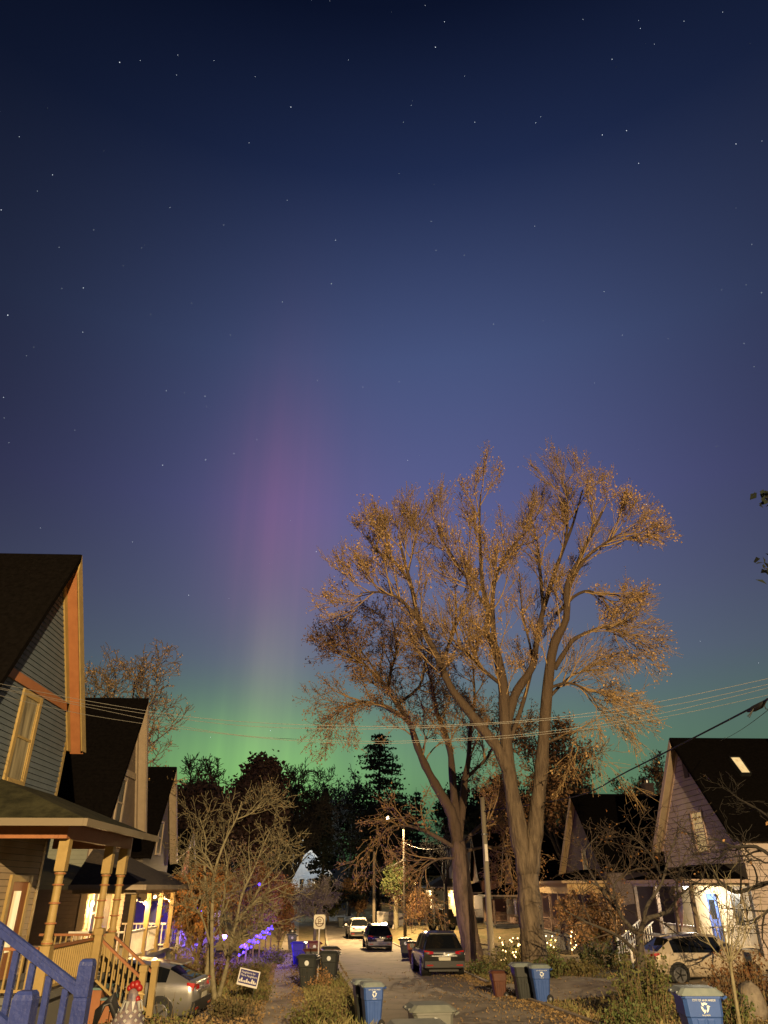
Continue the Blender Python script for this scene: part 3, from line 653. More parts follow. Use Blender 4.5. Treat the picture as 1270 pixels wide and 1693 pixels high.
T = wall_axes((h1x - .04, 37.75, 4.9), (0, 1, 0), (-1, 0, 0)); mb = MB(); abox(mb, T, -.25, .25, 0, .85, .003, .05); mb.build('vent', mat('vent_brown', (.10, .06, .05), stripes=.08), H1)
sl1 = 4.6 / h1w
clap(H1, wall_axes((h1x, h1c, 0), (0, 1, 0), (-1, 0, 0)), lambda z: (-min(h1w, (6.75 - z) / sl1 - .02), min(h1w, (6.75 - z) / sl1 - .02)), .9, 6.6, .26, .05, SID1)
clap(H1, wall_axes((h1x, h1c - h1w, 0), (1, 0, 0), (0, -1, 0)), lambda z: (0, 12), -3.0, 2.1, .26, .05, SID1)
# skylight lies on the south slope
slp = (6.75 - 2.15) / h1w
def on_roof(x, f): y = h1c - h1w * f; return Vector((x, y, 6.75 - slp * h1w * f))
nrm = Vector((0, -slp, 1)).normalized()
def roofquad(px):   # pixel -> point on the slope plane
    r = ray(*px); p0 = on_roof(20, .5) + nrm * .25; return r * (p0.dot(nrm) / r.dot(nrm))
q = [roofquad(p) for p in ((1206, 1252), (1223, 1252), (1242, 1279), (1226, 1279))]
mb = MB(); mb.prism([p - nrm * .02 for p in q], nrm * .03); sk = mb.build('skylight', litmat('skylight_glow', (1, .74, .34), 1.0, (.8, .5, .2)), H1)
mb = MB()
for i in range(4):
    a, b = q[i], q[(i + 1) % 4]; mb.beam(a - nrm * .05, b - nrm * .05, .06, .2, nrm)
mb.build('frame', BLACK, sk)
SID1S = SID1
porch(H1, 1, h1x, 14.6, 34.2, 41.5, -2.35, .0, .28, .95, [34.4, 36.4, 38.4, 41.3], mat('pink_beige_trim', (.4, .3, .2)), SHING, WHITEP, mat('brown_post', (.17, .12, .085), rough=.7), CONC, ov=.3, railm=WHITEP, gaps=(2,), zb=-3.6, sides=False)
railing(H1, (14.7, 34.3, -2.35), (16.9, 34.3, -2.35), .82, WHITEP)
mb = MB(); mb.box(h1x - .016, h1x - .004, 34.05, 41.9, -2.3, .0); mb.build('porch_wall', SIDCREAM, H1)
T = wall_axes((h1x - .016, 37.6, -2.35), (0, 1, 0), (-1, 0, 0))
mb = MB(); abox(mb, T, -.5, .5, 0, 2.05, .003, .05); dr = mb.build('door', mat('blue_door', (.07, .13, .42), rough=.4), H1)
mb = MB(); abox(mb, T, -.3, .3, 1.0, 1.8, .051, .056); mb.build('door_glass', WGLASS, dr)
mb = MB(); abox(mb, T, -.3, .3, .2, .8, .051, .058); mb.build('door_panel', mat('blue_door_panel', (.05, .10, .36), rough=.4), dr)
window(H1, (h1x - .016, 35.2, -1.5), (0, 1, 0), (-1, 0, 0), .9, 1.2, WHITEP, WGLASS, .1)
stairs(H1, 14.55, 13.2, 39.2, 40.6, -2.35, -3.35, CONC, CONC, 5)
for y in (39.0, 40.8):
    railing(H1, (14.5, y, -2.35), (13.3, y, -3.2), .85, WHITEP); mb = MB(); mb.box(13.2, 13.3, y - .05, y + .05, -3.6, -2.25); mb.build('newel_post', WHITEP, H1)
t = thing('porch_lamp', 'dazzling white ceiling lamp on the pale house porch', 'porch lamp', (15.9, 37.8, 0))
mb = MB(); mb.lathe([(.03, -.22), (.1, -.2), (.12, -.1), (.06, 0)], (15.9, 37.8, .1), 12); mb.build('globe', mat('white_globe', (1, .95, .85), emit=(1, .93, .8), es=20), t)
mb = MB(); mb.lathe([(.08, 0), (.08, .05)], (15.9, 37.8, .1), 12); mb.build('base', BLACK, t)
light('POINT', (15.8, 37.6, -.3), 520, (1, .9, .72), t, .1)
t = thing('porch_flag', 'white and red triangular banner hanging by the pale house porch', 'flag', (14.5, 35.3, -.2))
mb = MB(); mb.add([(14.45, 35.6, -.15), (14.45, 34.95, -.15), (14.42, 35.0, -1.0), (14.45, 35.55, -1.75), (14.47, 35.6, -.15), (14.47, 34.95, -.15), (14.44, 35.0, -1.0), (14.47, 35.55, -1.75)], [(0, 1, 2, 3), (7, 6, 5, 4), (0, 4, 5, 1), (1, 5, 6, 2), (2, 6, 7, 3), (3, 7, 4, 0)]); mb.build('cloth', mat('banner', (.62, .58, .62), (.5, .22, .15), scale=1.6), t)

# House 2
SID2 = mat('dusky_shingle_siding', (.15, .12, .12), (.12, .095, .095), scale=2, rough=.8, stripes=.16, sdepth=.02)
TR2 = mat('tan_trim', (.42, .30, .17), rough=.6)
H2 = gable_house('dusky_house', 'dusky shingled house with tan rake boards and chimney', 1, 17.2, 58.2, 5.2, -3.8, 1.2, 6.15, 12, SID2, SHING, TR2, oh=.4, rake=.5, rb=.25, soffit=TR2, near=SHING)
mb = MB(); mb.box(17.2 - .05, 17.2 - .004, 55.2, 61.2, 2.95, 3.25); mb.build('band_board', SID2, H2)
window(H2, (17.2, 58.0, .6), (0, 1, 0), (-1, 0, 0), 1.0, 1.8, TR2, litmat('dim_window', (.35, .25, .13), .35), .1)
cp = atY(1073, 1312, 58.2)
mb = MB(); mb.box(cp.x - .35, cp.x + .35, 57.9, 58.6, 5.4, 6.95); mb.box(cp.x - .42, cp.x + .42, 57.83, 58.67, 6.952, 7.1); ch = mb.build('chimney', mat('chimney_brick', (.05, .03, .025), (.03, .02, .018), scale=8), H2)
mb = MB(); mb.lathe([(.1, 0), (.1, .25), (.16, .27), (.05, .4)], (cp.x, 58.2, 7.102), 8); mb.build('chimney_pot', RIM, ch)
porch(H2, 1, 17.2, 14.6, 54, 62.5, -2.9, -.45, .35, 1.1, [54.2, 57, 59.5, 62.3], TR2, SHING, mat('ochre_beam', (.48, .33, .14), rough=.6), mat('brown_post2', (.22, .14, .09), rough=.7), mat('porch_grey', (.12, .12, .11)), railm=mat('rail_brown', (.24, .15, .10)), gaps=(1,), zb=-4.2)
# House 3 : pink-beige gable between the trunks
PINK = mat('pink_siding', (.36, .25, .20), (.31, .21, .17), scale=2, stripes=.16, sdepth=.02)
H3 = gable_house('pinkish_house', 'narrow pinkish gabled house half hidden between the maple trunks', 1, 16.5, 83, 3.2, -4.2, .3, 4.6, 10, PINK, SHING, TRIMB, oh=.3)
porch(H3, 1, 16.5, 14, 79.8, 86.2, -3.3, -1.1, -.75, .2, [80, 83, 86], TRIMB, SHING, mat('dark_beam', (.06, .045, .035)), mat('brown_post', (.17, .12, .085)), mat('porch_grey', (.12, .12, .11)), railm=mat('rail_brown', (.24, .15, .10)), gaps=(0,), zb=-4.5)
window(H3, (16.5, 81.3, -2.6), (0, 1, 0), (-1, 0, 0), 1.0, 1.4, WHITEP, litmat('curtained_window', (.55, .34, .30), .35))
# House 4 : red-brown
REDB = mat('red_brown_siding', (.25, .11, .06), (.20, .085, .05), scale=2, stripes=.2, sdepth=.03)
H4 = gable_house('red_brown_house', 'red-brown gabled house behind the second maple', 1, 15.2, 97, 3.3, -4.2, 1.0, 5.6, 10, REDB, SHING, TRIMB, oh=.3)
window(H4, (15.2, 96.2, 1.0), (0, 1, 0), (-1, 0, 0), .9, 2.2, WHITEP, WGLASS, .12)
porch(H4, 1, 15.2, 13, 93.8, 100.2, -3.2, -.9, -.6, .4, [94, 97, 100], TRIMB, SHING, TRIMB, WHITEP, mat('porch_grey', (.12, .12, .11)), railm=WHITEP, gaps=(0,), zb=-4.5)
# House 5 : yellow-lit porch
YEL5 = mat('straw_siding', (.62, .52, .30), (.54, .45, .26), scale=2, stripes=.16, sdepth=.02)
H5 = gable_house('straw_house', 'straw coloured house with twin gables and white columned porch', 1, 13.2, 110, 3.6, -4.2, 1.2, 6.3, 10, YEL5, mat('grey_shingle', (.10, .09, .06), (.07, .06, .05), scale=4, stripes=.16), WHITEP, oh=.3)
window(H5, (13.2, 111, 1.7), (0, 1, 0), (-1, 0, 0), 1.0, 1.7, WHITEP, WGLASS, .12)
porch(H5, 1, 13.2, 10.4, 104.5, 115, -3.1, -.45, -.05, 1.6, [104.7, 107.3, 109.9, 112.4, 114.8], WHITEP, mat('grey_shingle', (.10, .09, .06)), WHITEP, WHITEP, mat('porch_grey', (.12, .12, .11)), railm=WHITEP, gaps=(1,), zb=-4.5, cw=.22)
mb = MB(); mb.prism([(13.0, 104.6, 1.3), (13.0, 106.1, 4.6), (13.0, 107.6, 1.3)], (4, 0, 0)); mb.build('dormer', YEL5, H5)
mb = MB()
for a, b in (((12.95, 104.3, .95), (12.95, 106.1, 4.95)), ((12.95, 107.9, .95), (12.95, 106.1, 4.95))): mb.beam(a, b, .2, .35, (1, 0, 0))
mb.build('dormer_trim', WHITEP, H5)
stairs(H5, 10.35, 8.4, 107.6, 109.6, -3.1, -4.2, CONC, CONC, 6)
for y in (107.5, 109.7): railing(H5, (10.3, y, -3.1), (8.3, y, -4.25), .95, WHITEP, pitch=.25, bw=.07)
t = thing('porch_lamp', 'warm lamp glowing at the door of the straw house', 'porch lamp', (12.9, 106, -1))
mb = MB(); mb.lathe([(.05, 0), (.14, .1), (.1, .3)], (12.9, 105.8, -1.2), 10); mb.build('shade', BULBW, t)
light('POINT', (12.0, 105.7, -1.1), 2200, (1, .7, .35), t, .15)
t = thing('awning', 'red fabric canopy beside the straw house steps', 'canopy', (9.5, 104, -2.6))
q0 = atY(715, 1512, 100)
mb = MB(); mb.lathe([(.9, 0), (.8, .35), (.5, .6), (.1, .72)], (q0.x + .3, 100, q0.z - .45), 12); mb.build('fabric', mat('red_fabric', (.42, .06, .03), rough=.7), t, True)
mb = MB()
for dx, dy in ((-.7, 0), (.7, 0), (0, .7)): mb.tube([(q0.x + .3 + dx, 100 + dy, q0.z - .43), (q0.x + .3 + dx, 100 + dy, G(q0.x, 100) - .1)], .03, 6)
mb.build('legs', BLACK, t)
# House 6 : far, yellow porch beyond the picket fence
H6 = gable_house('far_yellow_house', 'far house with a glowing yellow porch behind the white picket fence', 1, 11.0, 140, 3.5, -4.2, 2, 6.5, 10, YEL5, SHING, WHITEP, oh=.3)
porch(H6, 1, 11, 8.4, 136.5, 143.5, -2.2, .7, 1.1, 2.2, [136.7, 139, 141.5, 143.3], WHITEP, SHING, WHITEP, WHITEP, CONC, zb=-4)
q = atY(632, 1478, 136); mb = MB()
window(H6, (11, 139.0, -.8), (0, 1, 0), (-1, 0, 0), 1.6, 1.4, WHITEP, YWIN)
light('POINT', (9.6, 138.4, .3), 1600, (1, .68, .3), H6, .2)
fa, fb = atY(624, 1533, 93), atY(669, 1535, 86)
t = thing('picket_fence', 'white picket fence behind the two poles', 'fence', (fa.x, fa.y, G(fa.x, fa.y)))
mb = MB(); k = 34
for i in range(k + 1):
    p = fa.lerp(fb, i / k); z = G(fb.x, fb.y) - .05; mb.box(p.x - .05, p.x + .05, p.y - .015, p.y + .015, z + .1, z + 1.2); mb.add([(p.x - .05, p.y, z + 1.2), (p.x + .05, p.y, z + 1.2), (p.x, p.y, z + 1.3)], [(0, 1, 2)])
mb.build('pickets', WHITEP, t)
mb = MB()
for h in (.35, .95): mb.beam((fa.x, fa.y + .05, G(fb.x, fb.y) - .05 + h), (fb.x, fb.y + .05, G(fb.x, fb.y) + h), .05, .09)
mb.build('rails', WHITEP, t)
# Far white house, floodlit, at the end of the street: gable toward us
q = atY(512, 1445, 128)
zb = G(q.x, 128)
H7 = gable_house('far_white_house', 'far white house at the street end, floodlit bluish white', 1, 0, 0, 3.2, 0, 6.2, 9.4, 9, mat('white_siding', (.6, .6, .58), (.52, .52, .5), scale=2, stripes=.2, sdepth=.03), SHING, WHITEP, oh=.35, local=True)
window(H7, (0, -1.0, 3.6), (0, 1, 0), (-1, 0, 0), .7, 1.6, WHITEP, litmat('white_glow', (1, .95, .8), 1.6))
window(H7, (0, 1.2, 3.6), (0, 1, 0), (-1, 0, 0), .7, 1.6, WHITEP, WGLASS)
window(H7, (0, 0, 6.4), (0, 1, 0), (-1, 0, 0), .8, 1.0, WHITEP, WGLASS)
porch(H7, 1, 0, -2.2, -3.2, 3.2, .5, 2.5, 2.8, 3.3, [-3, -1, 1, 3], WHITEP, SHING, WHITEP, WHITEP, CONC, zb=-.5)
H7.location = (q.x, 128, zb - .2); H7.rotation_euler = (0, 0, R(90))
t = pole('floodlight', 'cool white floodlight high among the far trees', 'floodlight', q.x - 2.2, 121, 7.2, .09, RIM)
mb = MB(); mb.ball((q.x - 2.2, 120.8, 7.3), .42, 6); mb.build('lens', BULBX, t)
light('POINT', (q.x - 2.1, 120.4, 6.6), 2600, (.8, .9, 1), t, .3)

# ------------------------------------------------------------------ blue stair railing of the nearest porch
t = thing('blue_stair_rail', 'glossy blue wooden stair railing in the lower left corner', 'railing', (-2.0, 5.3, G(-2, 5.3)))
yN, yF = 4.35, 5.75
zb = G(-2, 5)
def blue_newel(px, py, Y, w):
    p = atY(px, py, Y); x, z = p.x, p.z; mb = MB(); h = w / 2
    def ring(hh, zz): return [(x - hh, Y - hh, zz), (x + hh, Y - hh, zz), (x + hh, Y + hh, zz), (x - hh, Y + hh, zz)]
    rings = [ring(h, zb - .1), ring(h, z - .235), ring(h * .93, z - .228), ring(h * .93, z - .220), ring(h, z - .213), ring(h, z - .04), ring(h * .9, z - .018), ring(h * .7, z - .004)]
    for r_ in rings: mb.v.extend(r_)
    for i in range(len(rings) - 1): mb.f += [(i * 4 + k, i * 4 + (k + 1) % 4, i * 4 + 4 + (k + 1) % 4, i * 4 + 4 + k) for k in range(4)]
    mb.f.append(tuple(range(len(mb.v) - 4, len(mb.v))))
    mb.build('newel_post', BLUEP, t); return p
nf = blue_newel(147, 1584, yF, .092); nn = blue_newel(46, 1636, yN, .098)
ra = atY(-40, 1508, yF); rb_ = atY(131, 1641, yF)
d = (rb_ - ra).normalized()
for Y, off in ((yF, Vector((0, 0, 0))), (yN, nn - nf)):
    a = ra + off; b = rb_ + off
    mb = MB(); mb.beam(a, b, .062, .042); mb.beam(a + Vector((0, 0, .035)), b + Vector((0, 0, .035)), .045, .02); hr = mb.build('handrail', BLUEP, t)
    for k in range(-2, 6):
        x = a.x + .09 + k * .123
        if x > b.x - .03 or x < a.x: continue
        z = a.z + (b.z - a.z) * (x - a.x) / (b.x - a.x) - .03
        mb = MB(); mb.box(x - .019, x + .019, Y - .019, Y + .019, z - .86, z); mb.build('baluster', BLUEP, t)
    mb = MB(); mb.beam(a - Vector((0, 0, .9)), b - Vector((0, 0, .9)), .05, .06); mb.build('bottom_rail', BLUEP, t)
stairs(t, ra.x - .2, nf.x + .1, yN + .08, yF - .08, ra.z - .85, zb, BLUEP, BLUEP, 5)

# ------------------------------------------------------------------ trees
class Tree:
    def __init__(s, seed): s.r = random.Random(seed); s.T = MB(); s.M = MB(); s.B = MB(); s.L = MB(); s.tw = .012
    def leaf(s, p, size):
        r = s.r; n = Vector((r.gauss(0, 1), r.gauss(0, 1), r.gauss(0, 1) + .4)); n.normalize(); u = n.orthogonal().normalized()
        a = r.uniform(0, 6.28); w = n.cross(u); u = u * math.cos(a) + w * math.sin(a); w = n.cross(u); k = size * r.uniform(.6, 1.25)
        s.L.add([p - u * k * .5, p + w * k * .33 + n * k * .12, p + u * k * .5, p - w * k * .33 + n * k * .12], [(0, 1, 2, 3)])
    def branch(s, p, d, L, r0, lvl, P):
        r = s.r; n = max(2, P['seg'][min(lvl, len(P['seg']) - 1)]); pts = [Vector(p)]; dd = Vector(d).normalized()
        for i in range(n):
            dd = dd + Vector((r.gauss(0, 1), r.gauss(0, 1), r.gauss(0, 1))) * P['wob']
            dd.z += P['up'] * (1 if lvl else .4); dd.normalize(); pts.append(pts[-1] + dd * (L / n))
        rads = [max(P['rmin'], r0 * (1 - .72 * i / n)) for i in range(n + 1)]
        (s.B).tube(pts, rads, 5 if lvl < 2 else 3, cap=False)
        s.along(pts, rads, L, lvl, P)
    def along(s, pts, rads, L, lvl, P):
        r = s.r
        if lvl < P['max']:
            cnt = P['n'][min(lvl, len(P['n']) - 1)]
            for c in range(cnt):
                f = P['t0'] + (1 - P['t0']) * ((c + r.random()) / cnt); f = min(.999, f) * (len(pts) - 1); i = int(f)
                q = pts[i].lerp(pts[i + 1], f - i); tg = (pts[i + 1] - pts[i]).normalized()
                u = tg.orthogonal().normalized(); a = r.uniform(0, 6.283); u = u * math.cos(a) + tg.cross(u) * math.sin(a)
                an = R(r.uniform(*(P.get('ang2', P['ang']) if lvl else P['ang']))); dd = tg * math.cos(an) + u * math.sin(an)
                LL = (P['len'][min(lvl, len(P['len']) - 1)]) * r.uniform(.55, 1.2) * (1.15 - .45 * f / (len(pts) - 1))
                s.branch(q, dd, LL, min(rads[i] * .7, P['rc'][min(lvl, len(P['rc']) - 1)]), lvl + 1, P)
        if lvl >= P['max'] - P.get('leaflv', 1) + 1 and P['leaves'] > 0:
            k = P['leaves'] * P.get('lmul', lambda q: 1)(pts[-1])
            k = int(k) + (r.random() < k % 1)
            for _ in range(k):
                f = r.uniform(.2, 1) * (len(pts) - 1); i = min(int(f), len(pts) - 2)
                q = pts[i].lerp(pts[i + 1], f - i) + Vector((r.gauss(0, 1), r.gauss(0, 1), r.gauss(0, 1))) * P['ls'] * .8
                s.leaf(q, P['ls'])
    def limb(s, pts, r0, r1, P, lvl=0, sides=9, kids=True):
        # smooth path
        P3 = [Vector(p) for p in pts]; Q = []
        for i in range(len(P3) - 1):
            p0 = P3[max(i - 1, 0)]; p1 = P3[i]; p2 = P3[i + 1]; p3 = P3[min(i + 2, len(P3) - 1)]
            for k in range(3):
                u = k / 3; Q.append(.5 * ((2 * p1) + (p2 - p0) * u + (2 * p0 - 5 * p1 + 4 * p2 - p3) * u * u + (3 * p1 - p0 - 3 * p2 + p3) * u ** 3))
        Q.append(P3[-1]); n = len(Q) - 1
        rads = [(r0 + (r1 - r0) * i / n) * s.r.uniform(.9, 1.12) for i in range(n + 1)]
        (s.T if not kids else s.M).tube(Q, rads, sides)
        if kids: s.along(Q, rads, 1, lvl, P)
    def finish(s, t, bark, twig, leafm, limb=None):
        if s.T.v: s.T.build('trunk', bark, t, True)
        if s.M.v: s.M.build('limbs', limb or bark, t, True)
        if s.B.v: s.B.build('branches', twig, t, True)
        if s.L.v: s.L.build('foliage', leafm, t)
def tthing(name, label, x, y, group=None, cat='tree'): return thing(name, label, cat, (x, y, G(x, y) - .05), group)

# big maple
def patchy(p):
    v = math.sin(p.x * .9 + 1.3) + math.sin(p.y * 1.1 + p.z * .6) + math.sin(p.z * 1.05 - p.x * .5)
    return 1.9 if v > .7 else (.9 if v > -.6 else .3)
def limbs_from(T, Y0, specs, P, fit=lambda a, b: (a, b), rk=1.0):
    for s_ in specs:
        pts = s_['p']; dy = s_.get('dy', 0); y0 = s_.get('y0', 0); n = len(pts) - 1
        path = [atY(*fit(a, b), Y0 + y0 + dy * i / n) for i, (a, b) in enumerate(pts)]
        T.limb(path, s_['r'][0] * rk, s_['r'][1] * rk, s_.get('P', P), kids=s_.get('kids', True))
PM = dict(seg=[6, 5, 4, 3], wob=.085, up=.12, ang2=(14, 38), rmin=.0095, max=3, n=[11, 8, 6], t0=.24, ang=(20, 52), len=[2.6, 1.5, .8], rc=[.045, .02, .011], leaves=1.5, ls=.12, leaflv=2, lmul=patchy)
MX, MY = 7.9, 36.0
t = tthing('maple_tree', 'largest bare maple with gold leaves, its thick forked trunk right of the poles', MX, MY, 'street maples')
T = Tree(11); zb = G(MX, MY)
low = dict(PM, t0=.55)
lit = dict(PM)
mt = [dict(p=[(886, 1640), (884, 1590), (880, 1540), (876, 1489), (872, 1430)], r=(.74, .60), kids=False),
      dict(p=[(872, 1445), (862, 1394), (851, 1335), (843, 1284), (838, 1230), (835, 1175), (832, 1120), (817, 1057), (800, 1032)], r=(.56, .22), P=dict(PM, t0=.62, n=[9, 6, 5])),
      dict(p=[(876, 1440), (883, 1394), (888, 1339), (895, 1284), (904, 1208), (914, 1120), (925, 1052), (947, 1008), (949, 949), (968, 910), (990, 865), (1012, 822)], r=(.50, .07), dy=-2.5, P=dict(PM, t0=.42, n=[14, 8, 6])),
      dict(p=[(841, 1275), (822, 1235), (793, 1198), (765, 1163), (739, 1130), (720, 1090), (705, 1057), (680, 1008), (666, 949), (652, 900), (645, 868)], r=(.36, .06), dy=-1.5, P=dict(PM, t0=.4, n=[13, 8, 6])),
      dict(p=[(682, 1012), (646, 974), (608, 962), (575, 964)], r=(.13, .03), y0=-1, dy=-1.5),
      dict(p=[(662, 940), (632, 905), (605, 892), (585, 865)], r=(.11, .03), y0=-1.5, dy=1.5),
      dict(p=[(802, 1036), (806, 993), (796, 954), (791, 881), (790, 830), (792, 792)], r=(.2, .05), dy=.5),
      dict(p=[(818, 1058), (813, 993), (819, 939), (842, 891), (885, 847)], r=(.18, .04), dy=2),
      dict(p=[(806, 993), (785, 965), (768, 940), (742, 900), (715, 860)], r=(.12, .03), y0=.3, dy=-2),
      dict(p=[(836, 1200), (846, 1165), (858, 1133), (886, 1091), (893, 1050), (905, 993), (925, 930), (944, 881), (960, 840), (976, 785)], r=(.32, .05), dy=1.5, P=dict(PM, t0=.42, n=[13, 8, 6])),
      dict(p=[(905, 993), (900, 930), (895, 880), (880, 820)], r=(.14, .03), y0=.9, dy=2),
      dict(p=[(944, 881), (950, 830), (945, 770)], r=(.10, .03), y0=1.2, dy=-1),
      dict(p=[(925, 1096), (945, 1065), (964, 1042), (1012, 1023), (1030, 1027), (1052, 1032)], r=(.17, .03), y0=-1, dy=-1.5, P=dict(PM, t0=.4, up=.03)),
      dict(p=[(930, 1000), (960, 970), (988, 960), (1015, 972), (1042, 988)], r=(.13, .03), y0=-1.2, dy=2, P=dict(PM, t0=.4, up=.05)),
      dict(p=[(949, 955), (980, 905), (1012, 880), (1030, 868), (1048, 860)], r=(.13, .03), y0=-1.7, dy=-1.5, P=dict(PM, t0=.4, up=.05)),
      dict(p=[(914, 1130), (950, 1120), (985, 1135), (1003, 1165)], r=(.10, .02), y0=-1, dy=-2, P=dict(PM, up=-.03, leaves=.5)),
      dict(p=[(912, 1150), (960, 1105), (1012, 1098)], r=(.10, .02), y0=-1, dy=2, P=dict(PM, up=-.02, leaves=.5)),
      dict(p=[(900, 1230), (940, 1215), (965, 1235), (990, 1250)], r=(.09, .02), y0=-.8, dy=-2, P=dict(PM, up=-.04, n=[8, 6, 4], leaves=.5)),
      dict(p=[(832, 1125), (800, 1100), (775, 1075), (760, 1060)], r=(.14, .04), dy=-2),
      dict(p=[(838, 1240), (870, 1150), (885, 1080), (868, 1000), (862, 930)], r=(.15, .04), y0=.4, dy=3),
      dict(p=[(720, 1095), (735, 1050), (748, 1000), (745, 950)], r=(.12, .03), y0=-.9, dy=2),
      dict(p=[(660, 930), (672, 880), (680, 850)], r=(.08, .02), y0=-1.2, dy=1)]
def fit1(a, b):
    k = min(1, max(0, (1300 - b) / 150)); return a + (872 - a) * .085 * k - 4 * k, b + (1300 - b) * .05 * k
limbs_from(T, MY, mt, PM, fit1, .82)
# root flare
T.T.tube([atY(886, 1640, MY), atY(885, 1600, MY)], [.95, .72], 12)
T.finish(t, BARK, GTWIG, GOLD)
# second maple
M2X, M2Y = 6.85, 48.0
t = tthing('maple_tree', 'second maple with brown leaves and leaning trunk behind the parked dark car', M2X, M2Y, 'street maples')
T = Tree(12)
PM2 = dict(PM, ang2=(20, 52), lmul=lambda p: 1, n=[14, 7, 4], len=[2.9, 1.6, .9], leaves=4, ls=.14, rc=[.06, .03, .016], rmin=.012, wob=.18, up=.05, ang=(25, 60))
mt = [dict(p=[(784, 1610), (779, 1565), (768, 1500), (762, 1440), (757, 1390)], r=(.82, .52), kids=False),
      dict(p=[(757, 1395), (748, 1350), (735, 1324), (718, 1295), (702, 1266), (688, 1235), (671, 1189), (650, 1160), (632, 1135), (610, 1100), (583, 1066)], r=(.45, .05), dy=-2, P=dict(PM2, t0=.4, n=[20, 8, 4])),
      dict(p=[(757, 1392), (752, 1330), (748, 1280), (744, 1237), (730, 1195), (720, 1169), (713, 1130), (700, 1080)], r=(.36, .06), dy=2, P=dict(PM2, t0=.35, n=[18, 7, 4])),
      dict(p=[(758, 1392), (765, 1335), (770, 1288), (777, 1251), (780, 1205), (788, 1150), (785, 1090)], r=(.33, .06), dy=3, P=dict(PM2, t0=.35, n=[16, 7, 4])),
      dict(p=[(676, 1195), (646, 1172), (598, 1156), (570, 1160), (545, 1176)], r=(.17, .03), y0=-1.2, dy=-1, P=dict(PM2, up=-.02)),
      dict(p=[(634, 1138), (640, 1100), (650, 1060), (640, 1010)], r=(.15, .03), y0=-1.5, dy=1),
      dict(p=[(625, 1125), (590, 1090), (572, 1080), (562, 1050)], r=(.12, .03), y0=-1.5, dy=-2),
      dict(p=[(650, 1160), (690, 1130), (700, 1085), (690, 1040)], r=(.14, .03), y0=-1.4, dy=2),
      dict(p=[(757, 1405), (715, 1380), (675, 1365), (640, 1370), (625, 1395)], r=(.16, .03), dy=-3, P=dict(PM2, up=-.06, n=[9, 5, 4], leaves=2.4)),
      dict(p=[(760, 1420), (725, 1420), (700, 1440), (690, 1480)], r=(.10, .02), dy=-2, P=dict(PM2, up=-.06, n=[8, 5, 4])),
      dict(p=[(760, 1400), (800, 1360), (825, 1345), (835, 1300)], r=(.16, .03), dy=4, P=dict(PM2, up=-.02, n=[14, 7, 4], leaves=5)),
      dict(p=[(768, 1290), (810, 1250), (830, 1215), (870, 1200)], r=(.14, .03), dy=3, P=dict(PM2, n=[12, 7, 4], leaves=5)),
      dict(p=[(760, 1410), (805, 1400), (840, 1410), (850, 1440)], r=(.12, .03), dy=5, P=dict(PM2, up=-.05, n=[10, 6, 4], leaves=4))]
def fit2(a, b):
    k = min(1, max(0, (1350 - b) / 150)); return a + (740 - a) * .07 * k, b + (1300 - b) * .03 * k
limbs_from(T, M2Y, mt, PM2, fit2, .85)
T.T.tube([atY(784, 1615, M2Y), atY(781, 1590, M2Y)], [1.0, .8], 12)
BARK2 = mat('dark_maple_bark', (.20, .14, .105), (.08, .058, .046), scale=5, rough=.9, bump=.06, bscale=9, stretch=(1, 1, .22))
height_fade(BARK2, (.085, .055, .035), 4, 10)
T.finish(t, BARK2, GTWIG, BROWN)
# shrub tree at the left, many stems
SX, SY = -4.1, 26.6
t = tthing('multi_stem_tree', 'bare olive multi-stemmed small tree beside the pavement and silver car', SX, SY)
T = Tree(13)
PS = dict(PM, ang2=(25, 62), lmul=lambda p: 1, n=[8, 5, 3], len=[1.3, .75, .42], leaves=.8, ls=.075, rc=[.032, .016, .010], rmin=.0075, wob=.2, up=.05, t0=.22, ang=(25, 65))
mt = [dict(p=[(357, 1664), (352, 1620), (350, 1575), (341, 1500), (345, 1440), (368, 1390), (392, 1355), (405, 1325)], r=(.10, .02)),
      dict(p=[(357, 1664), (368, 1625), (378, 1585), (388, 1535), (420, 1500), (462, 1476), (505, 1462)], r=(.10, .018), dy=-1),
      dict(p=[(340, 1625), (345, 1565), (332, 1500), (322, 1440), (325, 1390), (310, 1350)], r=(.085, .018), y0=.3, dy=1),
      dict(p=[(378, 1590), (362, 1540), (366, 1480), (372, 1430), (360, 1380)], r=(.07, .015), dy=1.5),
      dict(p=[(390, 1535), (405, 1480), (430, 1440), (452, 1400), (470, 1370)], r=(.06, .013), dy=1),
      dict(p=[(378, 1580), (395, 1560), (412, 1535), (440, 1525)], r=(.05, .012), dy=-1),
      dict(p=[(345, 1560), (325, 1520), (305, 1500), (290, 1470)], r=(.05, .012), dy=-1),
      dict(p=[(345, 1450), (330, 1420), (310, 1405), (295, 1400)], r=(.045, .012), dy=1),
      dict(p=[(392, 1355), (425, 1345), (450, 1330)], r=(.03, .01)),
      dict(p=[(420, 1500), (455, 1455), (490, 1420), (510, 1395)], r=(.05, .012), dy=-1.5)]
def fit3(a, b):
    k = min(1, max(0, (1580 - b) / 90)); return a + (385 - a) * .26 * k, b
limbs_from(T, SY, mt, PS, fit3, .82)
T.finish(t, OLIVE, OLIVE, mat('dull_tan_leaf', (.20, .13, .06), (.11, .08, .035), scale=3))
